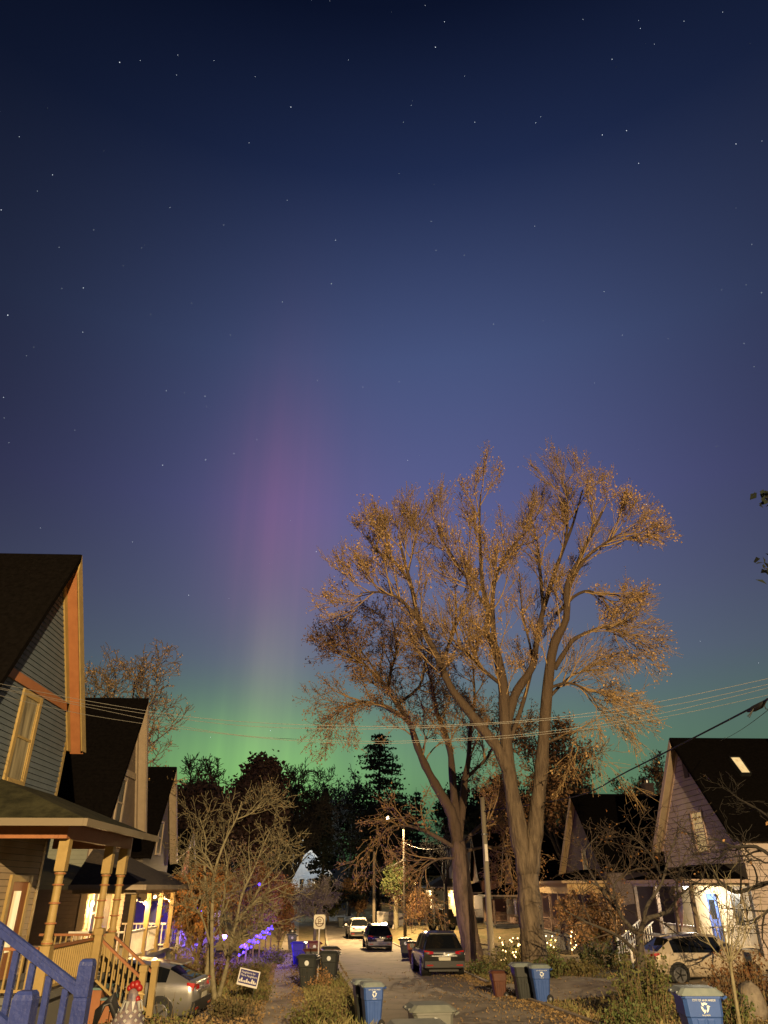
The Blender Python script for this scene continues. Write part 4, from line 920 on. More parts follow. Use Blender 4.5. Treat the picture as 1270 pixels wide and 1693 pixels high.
# small twisted tree on the right lawn
RX, RY = 10.6, 30.2
t = tthing('twisted_tree', 'small dark twisted tree with bare twigs before the floodlit porch', RX + .4, RY)
T = Tree(14)
PR = dict(PM, ang2=(28, 70), lmul=lambda p: 1, n=[7, 5, 3], len=[1.7, .9, .45], leaves=.12, ls=.13, rc=[.035, .017, .009], rmin=.008, wob=.24, up=.03, t0=.25, ang=(30, 75))
mt = [dict(p=[(1062, 1625), (1060, 1586), (1056, 1540)], r=(.17, .14), kids=False),
      dict(p=[(1057, 1545), (1044, 1534), (1026, 1513), (1018, 1490), (990, 1465), (960, 1455)], r=(.10, .02), dy=-.8),
      dict(p=[(1056, 1580), (1030, 1553), (1000, 1537), (966, 1523), (935, 1505)], r=(.08, .018), dy=-1.5),
      dict(p=[(1058, 1545), (1067, 1521), (1089, 1513), (1107, 1505), (1121, 1483), (1140, 1467), (1165, 1450)], r=(.11, .02), dy=1),
      dict(p=[(1064, 1525), (1069, 1500), (1085, 1475), (1096, 1455), (1105, 1420), (1118, 1385), (1140, 1350)], r=(.075, .015), dy=-.5),
      dict(p=[(1018, 1495), (1015, 1465), (1028, 1450), (1050, 1440)], r=(.06, .015), dy=.8),
      dict(p=[(1020, 1505), (1000, 1480), (975, 1440), (965, 1410), (990, 1380)], r=(.055, .014), dy=1),
      dict(p=[(1096, 1455), (1080, 1420), (1060, 1395), (1035, 1375)], r=(.05, .013), dy=1),
      dict(p=[(1121, 1483), (1120, 1460), (1130, 1430), (1160, 1400)], r=(.05, .013), dy=-1)]
limbs_from(T, RY, mt, PR)
T.finish(t, mat('dark_twist_bark', (.10, .085, .065), (.05, .042, .034), scale=8, rough=.9, bump=.02, bscale=20), mat('dark_twig', (.10, .072, .05), (.055, .042, .03), scale=4, rough=.9), ORANGE)
# sapling
t = tthing('sapling', 'thin pale sapling with upswept twigs at the far right', 8.55, 18.9)
T = Tree(15)
PK = dict(PM, n=[5, 3], max=2, len=[.9, .35], leaves=0, rc=[.012, .006], rmin=.004, wob=.12, up=.12, t0=.3, ang=(15, 45))
mt = [dict(p=[(1226, 1712), (1216, 1650), (1207, 1590)], r=(.042, .034), kids=False)]
for a, b in ((1172, 1500), (1185, 1470), (1200, 1450), (1215, 1480), (1235, 1490), (1250, 1515), (1160, 1540)):
    mt.append(dict(p=[(1207, 1592), ((1207 * 1.3 + a) / 2.3, (1592 + b) / 2 + 12), (a, b)], r=(.02, .006), dy=random.uniform(-.6, .6)))
limbs_from(T, 18.9, mt, PK)
T.finish(t, OLIVE, OLIVE, None)
# bare tree reaching in from the right edge
t = tthing('bare_tree', 'dark bare tree whose branches reach in from the right edge', 13.6, 24.5)
T = Tree(16)
mt = [dict(p=[(1330, 1680), (1325, 1560), (1315, 1480)], r=(.18, .13), kids=False),
      dict(p=[(1316, 1490), (1280, 1460), (1245, 1468), (1215, 1475), (1190, 1462), (1165, 1468)], r=(.09, .015), dy=-1),
      dict(p=[(1318, 1485), (1290, 1430), (1250, 1400), (1215, 1400), (1180, 1385)], r=(.09, .015), dy=1),
      dict(p=[(1318, 1485), (1300, 1400), (1270, 1350), (1235, 1330)], r=(.09, .015), dy=2),
      dict(p=[(1316, 1495), (1280, 1500), (1250, 1520), (1215, 1525)], r=(.07, .012), dy=-.5)]
limbs_from(T, 24.5, mt, dict(PR, leaves=.03))
T.finish(t, DARKB, DARKB, BROWN)

def tree(name, label, x, y, h, spread, r0, leafm, leaves, seed, ls=.25, bark=DARKB, twig=None, n=(12, 7, 4), up=.09, forks=4, fork_h=.28, group=None, rmin=.025, mx=3, cat='tree', dz=0, droop=None):
    t = tthing(name, label, x, y, group, cat); T = Tree(seed); r = T.r; z = G(x, y)
    P = dict(seg=[5, 4, 3, 2], wob=.2, up=up if droop is None else droop, rmin=rmin, max=mx, n=list(n), t0=.25, ang=(28, 68), len=[h * .22, h * .11, h * .055], rc=[r0 * .25, r0 * .12, r0 * .07], leaves=leaves, ls=ls, leaflv=2)
    fz = z + h * fork_h
    T.limb([(x, y, z - .2), (x + r.uniform(-.1, .1), y, z + h * fork_h * .5), (x, y, fz)], r0 * 1.15, r0 * .85, P, kids=False)
    for i in range(forks):
        a = 6.283 * i / forks + r.uniform(-.5, .5); k = spread * r.uniform(.45, 1.0); top = z + h * r.uniform(.78, 1.0)
        if i == 0: k *= .2; top = z + h
        e = Vector((x + k * math.cos(a), y + k * math.sin(a), top))
        b = Vector((x, y, fz - .1)); m = b.lerp(e, .5) + Vector((math.cos(a), math.sin(a), 0)) * k * .18 + Vector((r.uniform(-.3, .3), r.uniform(-.3, .3), 0))
        T.limb([b, b.lerp(m, .5) + Vector((r.uniform(-.15, .15), 0, 0)), m, m.lerp(e, .5) + Vector((0, r.uniform(-.2, .2), 0)), e], r0 * .6, r0 * .1, P)
    T.finish(t, bark, twig or bark, leafm); return t
def conifer(label, x, y, h, w, seed, name='conifer_tree', group=None, gap=.5):
    t = tthing(name, label, x, y, group); T = Tree(seed); r = T.r; z = G(x, y)
    T.T.tube([(x, y, z - .2), (x, y, z + h * .5), (x, y, z + h)], [h * .018, h * .011, .02], 8)
    lv = z + h * .1
    while lv < z + h * .98:
        f = (lv - z) / h; R_ = w * (1 - f) ** .6 * r.uniform(.7, 1.15) + .15
        for k in range(r.randint(4, 6)):
            a = r.uniform(0, 6.283); L = R_ * r.uniform(.55, 1.1); d = Vector((math.cos(a), math.sin(a), 0))
            b = Vector((x, y, lv)); pts = [b, b + d * L * .5 + Vector((0, 0, .02 * L)), b + d * L + Vector((0, 0, -.1 * L + .1))]
            T.B.tube(pts, [.05, .035, .015], 3, cap=False)
            for q in range(int(8 + L * 9)):
                u = r.uniform(.15, 1.02); p = pts[0].lerp(pts[2], u) + Vector((r.gauss(0, .10 * L + .1), r.gauss(0, .10 * L + .1), r.gauss(-.08, .09)))
                T.leaf(p, .42)
        lv += gap * r.uniform(.6, 1.1) * (1.2 - f * .5)
    T.finish(t, DARKB, DARKB, NEEDLE)
def X_at(px, py, Y): return atY(px, py, Y).x
GB = 'dark trees at the end of the street'
tree('bare_tree', 'tree with tan leaves rising behind the blue and brown roofs', X_at(192, 1250, 44), 44, 14.4, 3.8, .3, GOLD, 2.6, 21, ls=.12, bark=BARK, twig=TWIG, forks=6, rmin=.018, n=(12, 7, 4))
tree('bare_tree', 'hazy bare tree just right of the dark house roof', X_at(330, 1400, 95), 95, 16.3, 5, .3, None, 0, 22, forks=6, group=GB, rmin=.04)
tree('dark_red_tree', 'narrow dark red leafed tree, tallest spire left of the street', X_at(418, 1400, 80), 80, 14.2, .9, .28, DRED, 7, 23, ls=.55, forks=5, group=GB, rmin=.03)
tree('dark_red_tree', 'lower dark red tree behind the bare olive tree', X_at(345, 1400, 72), 72, 11.2, 3.0, .26, DRED, 5, 24, ls=.5, forks=5, group=GB)
tree('bare_tree', 'round dark bare tree right of the dark red spire', X_at(480, 1400, 100), 100, 16.8, 4.6, .35, None, 0, 25, forks=7, group=GB, rmin=.04, n=(14, 8, 5))
tree('bare_tree', 'dark bare tree filling the gap under the aurora', X_at(445, 1400, 115), 115, 16, 5, .35, NEEDLE, 2, 26, forks=6, group=GB, rmin=.05, ls=.5)
conifer('small pointed dark conifer left of the street end', X_at(535, 1400, 104), 104, 16.5, 2.6, 27, group=GB)
conifer('tall ragged dark conifer behind the left maple branches', X_at(627, 1400, 105), 105, 23.2, 9.5, 28, group=GB, gap=.62)
tree('bare_tree', 'bare tree between the small conifer and the tall conifer', X_at(578, 1400, 125), 125, 17.2, 5, .35, NEEDLE, 1, 29, forks=6, group=GB, rmin=.045, ls=.5)
conifer('dark conifer to the right of the tall ragged conifer', X_at(690, 1400, 118), 118, 17, 4.2, 30, group=GB, gap=.8)
tree('bare_tree', 'dark leafy tree behind the poles at the street end', X_at(640, 1430, 150), 150, 15.5, 7, .4, NEEDLE, 5, 31, forks=7, group=GB, rmin=.05, ls=.7)
tree('bare_tree', 'dark tree mass behind the far white house', X_at(520, 1430, 160), 160, 16, 8, .4, NEEDLE, 6, 32, forks=7, group=GB, rmin=.05, ls=.7)
tree('bare_tree', 'dark tree mass far left beyond the purple lit house', X_at(390, 1430, 130), 130, 14, 8, .4, NEEDLE, 6, 33, forks=7, group=GB, rmin=.05, ls=.7)
tree('leafy_tree', 'dim leafy tree right of the largest maple above the dusky house', X_at(932, 1380, 78), 78, 17.5, 5.2, .35, BROWN, 2.6, 34, ls=.35, forks=6, bark=DARKB, rmin=.025)
tree('leafy_tree', 'dark tree behind the second maple and red-brown house', X_at(800, 1380, 125), 125, 17, 8, .4, NEEDLE, 5, 35, ls=.6, forks=7, rmin=.05, group=GB)
tree('leafy_tree', 'dark tree between the maple trunk and dusky house', X_at(905, 1420, 98), 98, 13, 6, .35, NEEDLE, 5, 36, ls=.5, forks=6, rmin=.05, group=GB)
tree('bare_tree', 'leafy treetop peeping between the dusky and pale house roofs', X_at(1088, 1380, 82), 82, 14.5, 3.0, .3, BROWN, 1.6, 37, ls=.3, forks=6, bark=DARKB, rmin=.025)
tree('bare_tree', 'tiny bare treetop above the pale house ridge', X_at(1246, 1300, 62), 62, 13.6, 1.6, .2, None, 0, 38, forks=5, rmin=.03, n=(6, 3, 2))
tree('street_tree', 'orange lit tree behind the short pale pole', X_at(592, 1480, 108), 108, 4.6, 2.0, .2, BROWN, 4, 39, ls=.3, bark=TWIG, forks=5)
tree('street_tree', 'slim dark young tree beside the jeep', X_at(738, 1500, 66), 66, 8.2, 1.5, .17, None, 0, 40, forks=4, rmin=.02, n=(7, 4, 2), fork_h=.5)
tree('street_tree', 'green leafed tree by the picket fence', X_at(655, 1500, 82), 82, 5.0, .9, .24, GREEN, 2, 41, ls=.28, bark=OLIVE, forks=5, fork_h=.45)
tree('weeping_tree', 'grey weeping bare tree arching over the far pavement', X_at(522, 1500, 62), 62, 4.6, 2.4, .12, None, 0, 42, forks=8, bark=mat('grey_bark', (.17, .15, .11), rough=.9), rmin=.012, droop=-.14, fork_h=.45, n=(14, 7, 4))
tree('leafy_shrub_tree', 'orange and yellow leafed bush tree behind the bare olive tree', X_at(418, 1540, 57), 57, 5.0, 2.4, .08, ORANGE, 2.2, 43, ls=.16, bark=TWIG, forks=7, rmin=.008, fork_h=.15)
tree('leafy_shrub_tree', 'orange leafed bush tree beside the far pavement', X_at(462, 1540, 63), 63, 4.0, 1.7, .08, ORANGE, 2.6, 44, ls=.2, bark=TWIG, forks=7, rmin=.01, fork_h=.15)
tree('leafy_shrub_tree', 'rust coloured bush tree before the purple lit house', X_at(330, 1540, 37), 37, 3.8, 1.5, .08, ORANGE, 2.0, 45, ls=.15, bark=TWIG, forks=7, rmin=.008, fork_h=.15)
tree('leafy_shrub_tree', 'pale willow-like bush lit near the far white house', X_at(543, 1475, 112), 112, 4.2, 2.2, .15, YGREEN, 3, 46, ls=.4, bark=TWIG, forks=7, rmin=.02, fork_h=.15)
tree('leafy_shrub_tree', 'brown twiggy bush in front of the straw house', X_at(694, 1530, 84), 84, 2.7, 1.2, .1, BROWN, 2.2, 47, ls=.22, bark=TWIG, forks=8, rmin=.012, fork_h=.1)
tree('leafy_shrub_tree', 'rusty tangled bush beside the dusky house porch', X_at(985, 1545, 43), 43, 2.9, 2.0, .07, BROWN, 1.6, 48, ls=.16, bark=TWIG, forks=8, rmin=.008, fork_h=.1)
# spruce whose tips enter from the right edge
t = tthing('spruce_tree', 'dark evergreen tips poking in at the right edge', 17.5, 22)
T = Tree(50); z = G(17.5, 22); T.T.tube([(17.5, 22, z - .2), (17.5, 22, z + 10), (17.5, 22, z + 20)], [.3, .2, .03], 8)
for px, py in ((1262, 822), (1264, 940)):
    e = atY(px, py, 21.0); b = Vector((17.5, 22, e.z + .7)); T.B.tube([b, b.lerp(e, .5), e], [.06, .04, .015], 5)
    for i in range(160):
        u = T.r.uniform(.2, 1.0); T.leaf(b.lerp(e, u) + Vector((T.r.gauss(0, .16), T.r.gauss(0, .2), T.r.gauss(0, .2))), .3)
for i in range(60):
    zz = z + T.r.uniform(2, 19.5); a = T.r.uniform(-1.2, 1.2); L = 3.4 * (1 - (zz - z) / 21); b = Vector((17.5, 22, zz)); e = b + Vector((math.cos(a) * L, math.sin(a) * L, -.3)); T.B.tube([b, e], [.05, .015], 4)
    for k in range(18): T.leaf(b.lerp(e, T.r.uniform(.1, 1)) + Vector((T.r.gauss(0, .15), T.r.gauss(0, .2), T.r.gauss(0, .15))), .35)
T.finish(t, DARKB, DARKB, NEEDLE)

# ------------------------------------------------------------------ bushes and weeds
def bush(name, label, x, y, w, h, leafm, n, seed, ls=.09, lv=7, stem=TWIG, cat='bush', group=None, sr=.006, lean=.3):
    t = thing(name, label, cat, (x, y, G(x, y)), group); T = Tree(seed); r = T.r
    for i in range(n):
        a = r.uniform(0, 6.283); k = w * math.sqrt(r.random()); bx_, by_ = x + k * .6 * math.cos(a), y + k * .6 * math.sin(a); z = G(bx_, by_) - .03
        hh = h * r.uniform(.5, 1.08) * (1 - .35 * (k / w) ** 2); e = Vector((bx_ + math.cos(a) * hh * lean * r.uniform(0, 1.3), by_ + math.sin(a) * hh * lean * r.uniform(0, 1.3), z + hh))
        b = Vector((bx_, by_, z)); m = b.lerp(e, .55) + Vector((r.gauss(0, .05), r.gauss(0, .05), .05))
        T.B.tube([b, m, e], [sr * 1.6, sr, sr * .5], 3, cap=False)
        for _ in range(lv):
            u = r.uniform(.12, 1); p = (b.lerp(m, u * 1.8) if u < .55 else m.lerp(e, (u - .55) / .45)) + Vector((r.gauss(0, .08), r.gauss(0, .08), r.gauss(0, .05))); T.leaf(p, ls)
    if T.B.v: T.B.build('stems', stem, t)
    if T.L.v: T.L.build('foliage', leafm, t)
    return t
bush('bush', 'tall green weedy bush in front of the silver hatchback on the right', X_at(1062, 1650, 22), 22, 1.0, 1.75, mat('mixed_green_leaf', (.12, .12, .035), (.055, .075, .02), scale=3), 130, 60, ls=.10, lv=13)
bush('bush', 'low green clump at the foot of the tall weedy bush', X_at(1040, 1690, 20.3), 20.3, .8, .7, GREEN, 80, 61, ls=.09, lv=10)
bush('bush', 'rust coloured bush right of the silver hatchback wheel', X_at(1222, 1590, 23.5), 23.5, 1.5, 1.55, mat('rust_leaf', (.17, .075, .025), (.075, .04, .016), scale=3), 150, 62, ls=.1, lv=10)
bush('bush', 'dark low bush behind the far right blue bin', X_at(1195, 1660, 20), 20, 1.0, .9, GREEN, 70, 63, ls=.1, lv=8)
bush('bush', 'leafy bank bush at the foot of the largest maple', X_at(905, 1600, 33.2), 33.2, 1.3, .8, GREEN, 90, 64, ls=.13, lv=9)
bush('bush', 'brown leafy ground bush beside the concrete drive', X_at(935, 1615, 34.3), 34.3, 2.2, .65, mat('bank_leaf', (.16, .12, .035), (.08, .075, .025), scale=2), 150, 65, ls=.14, lv=8)
bush('bush', 'green shrub by the drive below the rusty tangled bush', X_at(1000, 1575, 36.5), 36.5, 1.6, 1.5, GREEN, 90, 66, ls=.14, lv=10)
bush('bush', 'dry weeds at the foot of the pale pole', X_at(822, 1590, 38.5), 38.5, 1.2, 1.1, STRAW, 90, 67, ls=.12, lv=7)
bush('bush', 'dark green shrub left of the pale pole base', X_at(800, 1607, 37.5), 37.5, 1.0, .7, GREEN, 60, 68, ls=.12, lv=7)
bush('bush', 'dark round shrub between the parked car and the maple bank', X_at(850, 1575, 42), 42, 1.2, 1.1, GREEN, 70, 69, ls=.15, lv=9)
bush('bush', 'brown weed clump at the foot of the parking sign', X_at(525, 1625, 31.5), 31.5, .55, .85, BROWN, 60, 70, ls=.09, lv=8)
bush('bush', 'tall dry grass clump on the verge left of the blue bin', X_at(545, 1670, 23), 23, 1.0, .8, STRAW, 120, 71, ls=.08, lv=7)
bush('bush', 'green weeds on the verge near the bottom edge', X_at(520, 1690, 21.5), 21.5, .9, .6, YGREEN, 100, 72, ls=.08, lv=8)
bush('bush', 'mixed weeds on the verge just beyond the blue bin', X_at(560, 1650, 26), 26, .8, .6, STRAW, 80, 73, ls=.08, lv=7)
bush('bush', 'green weeds beside the yard sign', X_at(420, 1640, 27.5), 27.5, .7, .7, YGREEN, 80, 74, ls=.08, lv=8)
bush('bush', 'leafy hedge plants behind the yard sign', X_at(415, 1590, 33), 33, 1.0, .8, mat('hedge_leaf', (.11, .085, .03), (.05, .05, .02), scale=3), 100, 75, ls=.1, lv=9)
bush('bush', 'yellow-green garden bush beside the lit porch columns', X_at(318, 1555, 30), 30, 1.0, 1.9, mat('hedge_leaf2', (.17, .13, .04), (.09, .08, .03), scale=3), 110, 76, ls=.1, lv=9)
bush('bush', 'tall thin weeds in front of the silver car', X_at(285, 1680, 18.5), 18.5, .55, 1.0, YGREEN, 30, 77, ls=.09, lv=8)
bush('bush', 'weeds between the rooster statue and the yellow newels', X_at(250, 1690, 17.5), 17.5, .4, .6, YGREEN, 25, 78, ls=.08, lv=7)
bush('bush', 'grass clump below the blue railing', X_at(110, 1690, 12.5), 12.5, .8, .9, YGREEN, 60, 79, ls=.08, lv=5)
bush('bush', 'green verge weeds along the pavement edge past the bins', X_at(455, 1560, 46), 46, .8, .9, YGREEN, 70, 80, ls=.12, lv=8)
bush('bush', 'leafy weeds left of the pavement below the yard sign', X_at(385, 1675, 23.5), 23.5, .9, .6, mat('hedge_leaf', (.11, .085, .03)), 90, 81, ls=.09, lv=8)
bush('bush', 'rust leaved shrub behind the yellow newels', X_at(350, 1600, 31), 31, .9, 1.3, ORANGE, 60, 82, ls=.1, lv=7)
# fairy lights wound through two bushes and a porch post
def fairy(label, base, wr, hr, n, seed, label_b, m=GREEN):
    x, y, z = base; bush('bush', label_b, x, y, wr, (z - G(x, y)) + hr, m, 60, seed, ls=.12, lv=8)
    r = random.Random(seed); pts = [Vector((x + wr * r.uniform(-1, 1), y - wr * r.uniform(.3, .9), z + hr * r.uniform(-.9, 1))) for _ in range(n)]
    pts.sort(key=lambda p: math.atan2(p.z - z, p.x - x))
    t = string_lights('fairy_lights', label, pts, BULBW, .04, wire_r=.006, group='fairy lights in the gardens'); bulbs(t, pts, BULBW, .034, 4)
    light('POINT', Vector((x, y - wr * 1.1, z + .1)), 70, (1, .66, .3), t, .25)
q = atY(845, 1568, 41.2); fairy('ring of warm fairy lights in the bush between pole and maple trunk', q, .75, .5, 26, 90, 'lit bush between the pale pole and the maple trunk', YGREEN)
q = atY(908, 1556, 43); fairy('small cluster of fairy lights just right of the maple trunk', q, .3, .35, 7, 91, 'small lit bush right of the maple trunk')
q0, q1 = atY(945, 1512, 50), atY(950, 1570, 50)
pts = [q0.lerp(q1, i / 16) + Vector((.18 * math.sin(i * 2.3), 0, 0)) for i in range(17)]
t = string_lights('fairy_lights', 'vertical garland of fairy lights on a slim garden post', pts, BULBW, .05, group='fairy lights in the gardens'); bulbs(t, pts, BULBW, .05, 4); light('POINT', pts[8] + Vector((0, -.5, 0)), 110, (1, .66, .3), t, .2)
mb = MB(); mb.tube([(pts[0].x, 50.25, pts[0].z + .3), (pts[-1].x, 50.25, G(q0.x, 50.2) - .1)], .05, 6); tag(mb.build('garden_post', TWIG), 'slim garden post wrapped in a garland of lights', 'post')
pts = [atY(965 + i * 7, 1535 + 9 * math.sin(i * 1.3), 49) for i in range(14)]
t = string_lights('fairy_lights', 'dim row of fairy lights seen through the rusty bush', pts, BULBW, .05, group='fairy lights in the gardens'); bulbs(t, pts[::1], BULBW, .035, 4); light('POINT', pts[6] + Vector((0, -.5, .2)), 120, (1, .55, .22), t, .2)

# ------------------------------------------------------------------ wheelie bins
def make_bin(body, lid, label, loc, rz, sc=1.0, logo=True, wheels=True, text=None, dome=.07, group='wheelie bins set out along the street'):
    t = thing('wheelie_bin', label, 'wheelie bin', loc, group, local=True, rz=rz); t.scale = sc if isinstance(sc, tuple) else (sc, sc, sc)
    mb = MB()
    def ring(x0, x1, w, z, c=.06):
        return [(x0 + c, -w, z), (x1 - c, -w, z), (x1, -w + c, z), (x1, w - c, z), (x1 - c, w, z), (x0 + c, w, z), (x0, w - c, z), (x0, -w + c, z)]
    rings = [ring(-.24, .26, .235, .04), ring(-.25, .27, .24, .10), ring(-.335, .325, .285, .70), ring(-.355, .335, .305, .72), ring(-.375, .345, .312, .98), ring(-.40, .365, .33, .985), ring(-.40, .365, .33, 1.02)]
    for r_ in rings: mb.v += r_
    for i in range(len(rings) - 1): mb.f += [(i * 8 + k, i * 8 + (k + 1) % 8, i * 8 + 8 + (k + 1) % 8, i * 8 + 8 + k) for k in range(8)]
    mb.f += [tuple(range(8))[::-1], tuple(range(48, 56))]
    for x in (-.1, .08):   # moulded ribs on the flanks
        for s_ in (-1, 1): mb.add([(x - .05, s_ * .248, .12), (x + .05, s_ * .248, .12), (x + .07, s_ * .287, .69), (x - .07, s_ * .287, .69), (x - .035, s_ * .258, .12), (x + .035, s_ * .258, .12), (x + .05, s_ * .297, .67), (x - .05, s_ * .297, .67)], [(4, 5, 6, 7), (0, 1, 5, 4), (1, 2, 6, 5), (2, 3, 7, 6), (3, 0, 4, 7)])
    mb.build('body', body, t)
    mb = MB(); rings = [ring(-.46, .40, .35, 1.024), ring(-.465, .405, .355, 1.045), ring(-.44, .39, .34, 1.06), ring(-.36, .30, .27, 1.06 + dome), ring(-.2, .15, .16, 1.065 + dome)]
    for r_ in rings: mb.v += r_
    for i in range(len(rings) - 1): mb.f += [(i * 8 + k, i * 8 + (k + 1) % 8, i * 8 + 8 + (k + 1) % 8, i * 8 + 8 + k) for k in range(8)]
    mb.f += [tuple(range(8))[::-1], tuple(range(32, 40))]
    for y in (-.17, .17): mb.box(-.46, .1, y - .035, y + .035, 1.05, 1.078)
    mb.build('lid', lid, t)
    mb = MB(); mb.tube([(.37, -.26, .97), (.45, -.24, 1.0), (.45, .24, 1.0), (.37, .26, .97)], .02, 6); mb.build('handle', body, t)
    if wheels:
        for y in (-.27, .27):
            mb = MB(); mb.lathe([(.03, -.03), (.12, -.03), (.13, -.02), (.13, .02), (.12, .03), (.03, .03)], (.27, y, .13), 14, 'y'); w = mb.build('wheel', TYRE, t)
            mb = MB(); mb.lathe([(.05, -.034), (.05, .034)], (.27, y, .13), 8, 'y'); mb.build('hub', RIM, w)
    if logo:
        lm = mat('logo_white', (.62, .66, .66), rough=.5); mb = MB(); cx, cz, yy = .0, .855, -.326
        if logo == 'round': mb.add([(cx + .09 * math.cos(a * .5236), -.319 , cz + .09 * math.sin(a * .5236)) for a in range(12)], [tuple(range(12))]); mb.build('emblem', lm, t)
        else:
            for k in range(3):
                a0 = R(90 + 120 * k); 
                def pt(a, r_): return (cx + r_ * math.cos(a), -.319, cz + r_ * math.sin(a))
                for j in range(4):
                    b0, b1 = a0 + R(-42 + j * 20), a0 + R(-42 + (j + 1) * 20); ro = lambda b: .072 / max(.62, math.cos((b - a0) * .6)); ri = lambda b: ro(b) * .55
                    mb.add([pt(b0, ri(b0)), pt(b1, ri(b1)), pt(b1, ro(b1)), pt(b0, ro(b0))], [(0, 1, 2, 3)])
                b1 = a0 + R(38); mb.add([pt(b1, .022), pt(b1 + R(26), .062), pt(b1, .105)], [(0, 1, 2)])
            mb.build('emblem', lm, t)
            for s_, z_, h_ in ((text or 'CITY OF ANN ARBOR', .945, .033), ('recyclable', .735, .028)):
                cu = bpy.data.curves.new('lettering', 'FONT'); cu.body = s_; cu.size = h_ * 1.35; cu.align_x = 'CENTER'; cu.extrude = .001
                o = bpy.data.objects.new('lettering', cu); COL.objects.link(o); o.parent = t; o.location = (cx, -.321 if z_ > .9 else -.316, z_); o.rotation_euler = (R(90), 0, 0); cu.materials.append(lm)
    return t
BB = mat('blue_bin_plastic', (.03, .075, .26), (.035, .085, .29), scale=4, rough=.42); BL = mat('grey_blue_lid', (.20, .23, .22), (.15, .18, .18), scale=5, rough=.5)
GBN = mat('grey_bin_plastic', (.10, .105, .095), (.085, .09, .08), scale=4, rough=.45); GL = mat('grey_lid', (.13, .14, .12), (.10, .11, .10), scale=5, rough=.45)
KB = mat('charcoal_bin_plastic', (.03, .034, .032), (.025, .028, .027), scale=4, rough=.45); BRB = mat('brown_bin_plastic', (.10, .035, .018), (.075, .028, .016), scale=4, rough=.5)
MRB = mat('maroon_bin_plastic', (.13, .035, .04), rough=.5); DBB = mat('deep_blue_bin_plastic', (.04, .035, .42), rough=.4)
def gp(x, y): return (x, y, G(x, y) + .03)
make_bin(BB, BL, 'blue recycling bin with striped pale lid standing on the left road edge', gp(.55, 21.0), R(12), (.68, .8, .86))
make_bin(KB, BL, 'bin coloured dark for shade, pale ridged lid, tucked behind the blue bin on the left road edge', gp(.36, 21.75), R(10), (.68, .8, .86), logo=False)  # charcoal body paints the shade at the blue bin's left
make_bin(GBN, GL, 'grey bin with a round white emblem, bottom centre, seen behind another lid', gp(1.42, 15.0), R(8), (.96, .96, .92), logo='round')
make_bin(GBN, GL, 'grey bin nearest the viewer, only its lid in frame', gp(.93, 11.3), R(6), logo=False)
make_bin(BB, BL, 'blue recycling bin with wheel showing, beside the concrete drive', gp(6.0, 26.6), R(2), (.8, .85, .9))
make_bin(KB, BL, 'shadowed bin, coloured black for the shade, tucked behind the left side of the blue bin beside the drive', gp(5.62, 27.35), R(4), .9, logo=False)  # charcoal body stands in for shadow on a second blue bin
make_bin(BRB, BRB, 'low brown bin left of the blue bin beside the drive', (5.0, 28.4, G(5.0, 28.4)), R(5), .68, logo=False)
make_bin(BB, BL, 'largest blue recycling bin, at lower right by the sapling', gp(6.55, 15.9), R(-4), (.98, 1.0, 1.06))
make_bin(KB, KB, 'charcoal bin in front of the group left of the parking sign', gp(-1.55, 31.6), R(-12), .95, logo='round')
make_bin(KB, KB, 'charcoal bin right of the parking sign post', gp(-.82, 34.5), R(-10), .95, logo='round')
make_bin(KB, BRB, 'charcoal bin with brown lid behind the front charcoal bin', gp(-1.65, 36.5), R(8), .95, logo='round')
make_bin(BRB, KB, 'brown bin behind the charcoal bin right of the sign', gp(-.9, 38.5), R(10), .95, logo=False)
make_bin(DBB, DBB, 'deep blue bin at the pavement edge behind the charcoal bins', gp(-2.75, 45), R(-10), .95, logo=False)
make_bin(MRB, MRB, 'maroon bin right of the deep blue bin', gp(-2.0, 46), R(6), .95, logo='round')
make_bin(GBN, GL, 'grey bin on the far pavement with a long shadow', gp(-4.35, 62), R(5), .95, logo='round')
make_bin(KB, KB, 'dark bin farthest along the left pavement', gp(-5.2, 74), R(5), .95, logo='round')
make_bin(KB, KB, 'tall dark bin in front of the lamp pole on the right kerb', gp(3.35, 50.5), R(-6), .95, logo='round')
make_bin(mat('orange_bin_plastic', (.24, .075, .025), rough=.5), KB, 'orange-brown bin with dark lid between the dark bin and parked car', gp(3.45, 45.0), R(-15), .95, logo=False)
make_bin(KB, KB, 'dark bin far up the road left of the white car', gp(-1.2, 97), R(5), .98, logo=False)

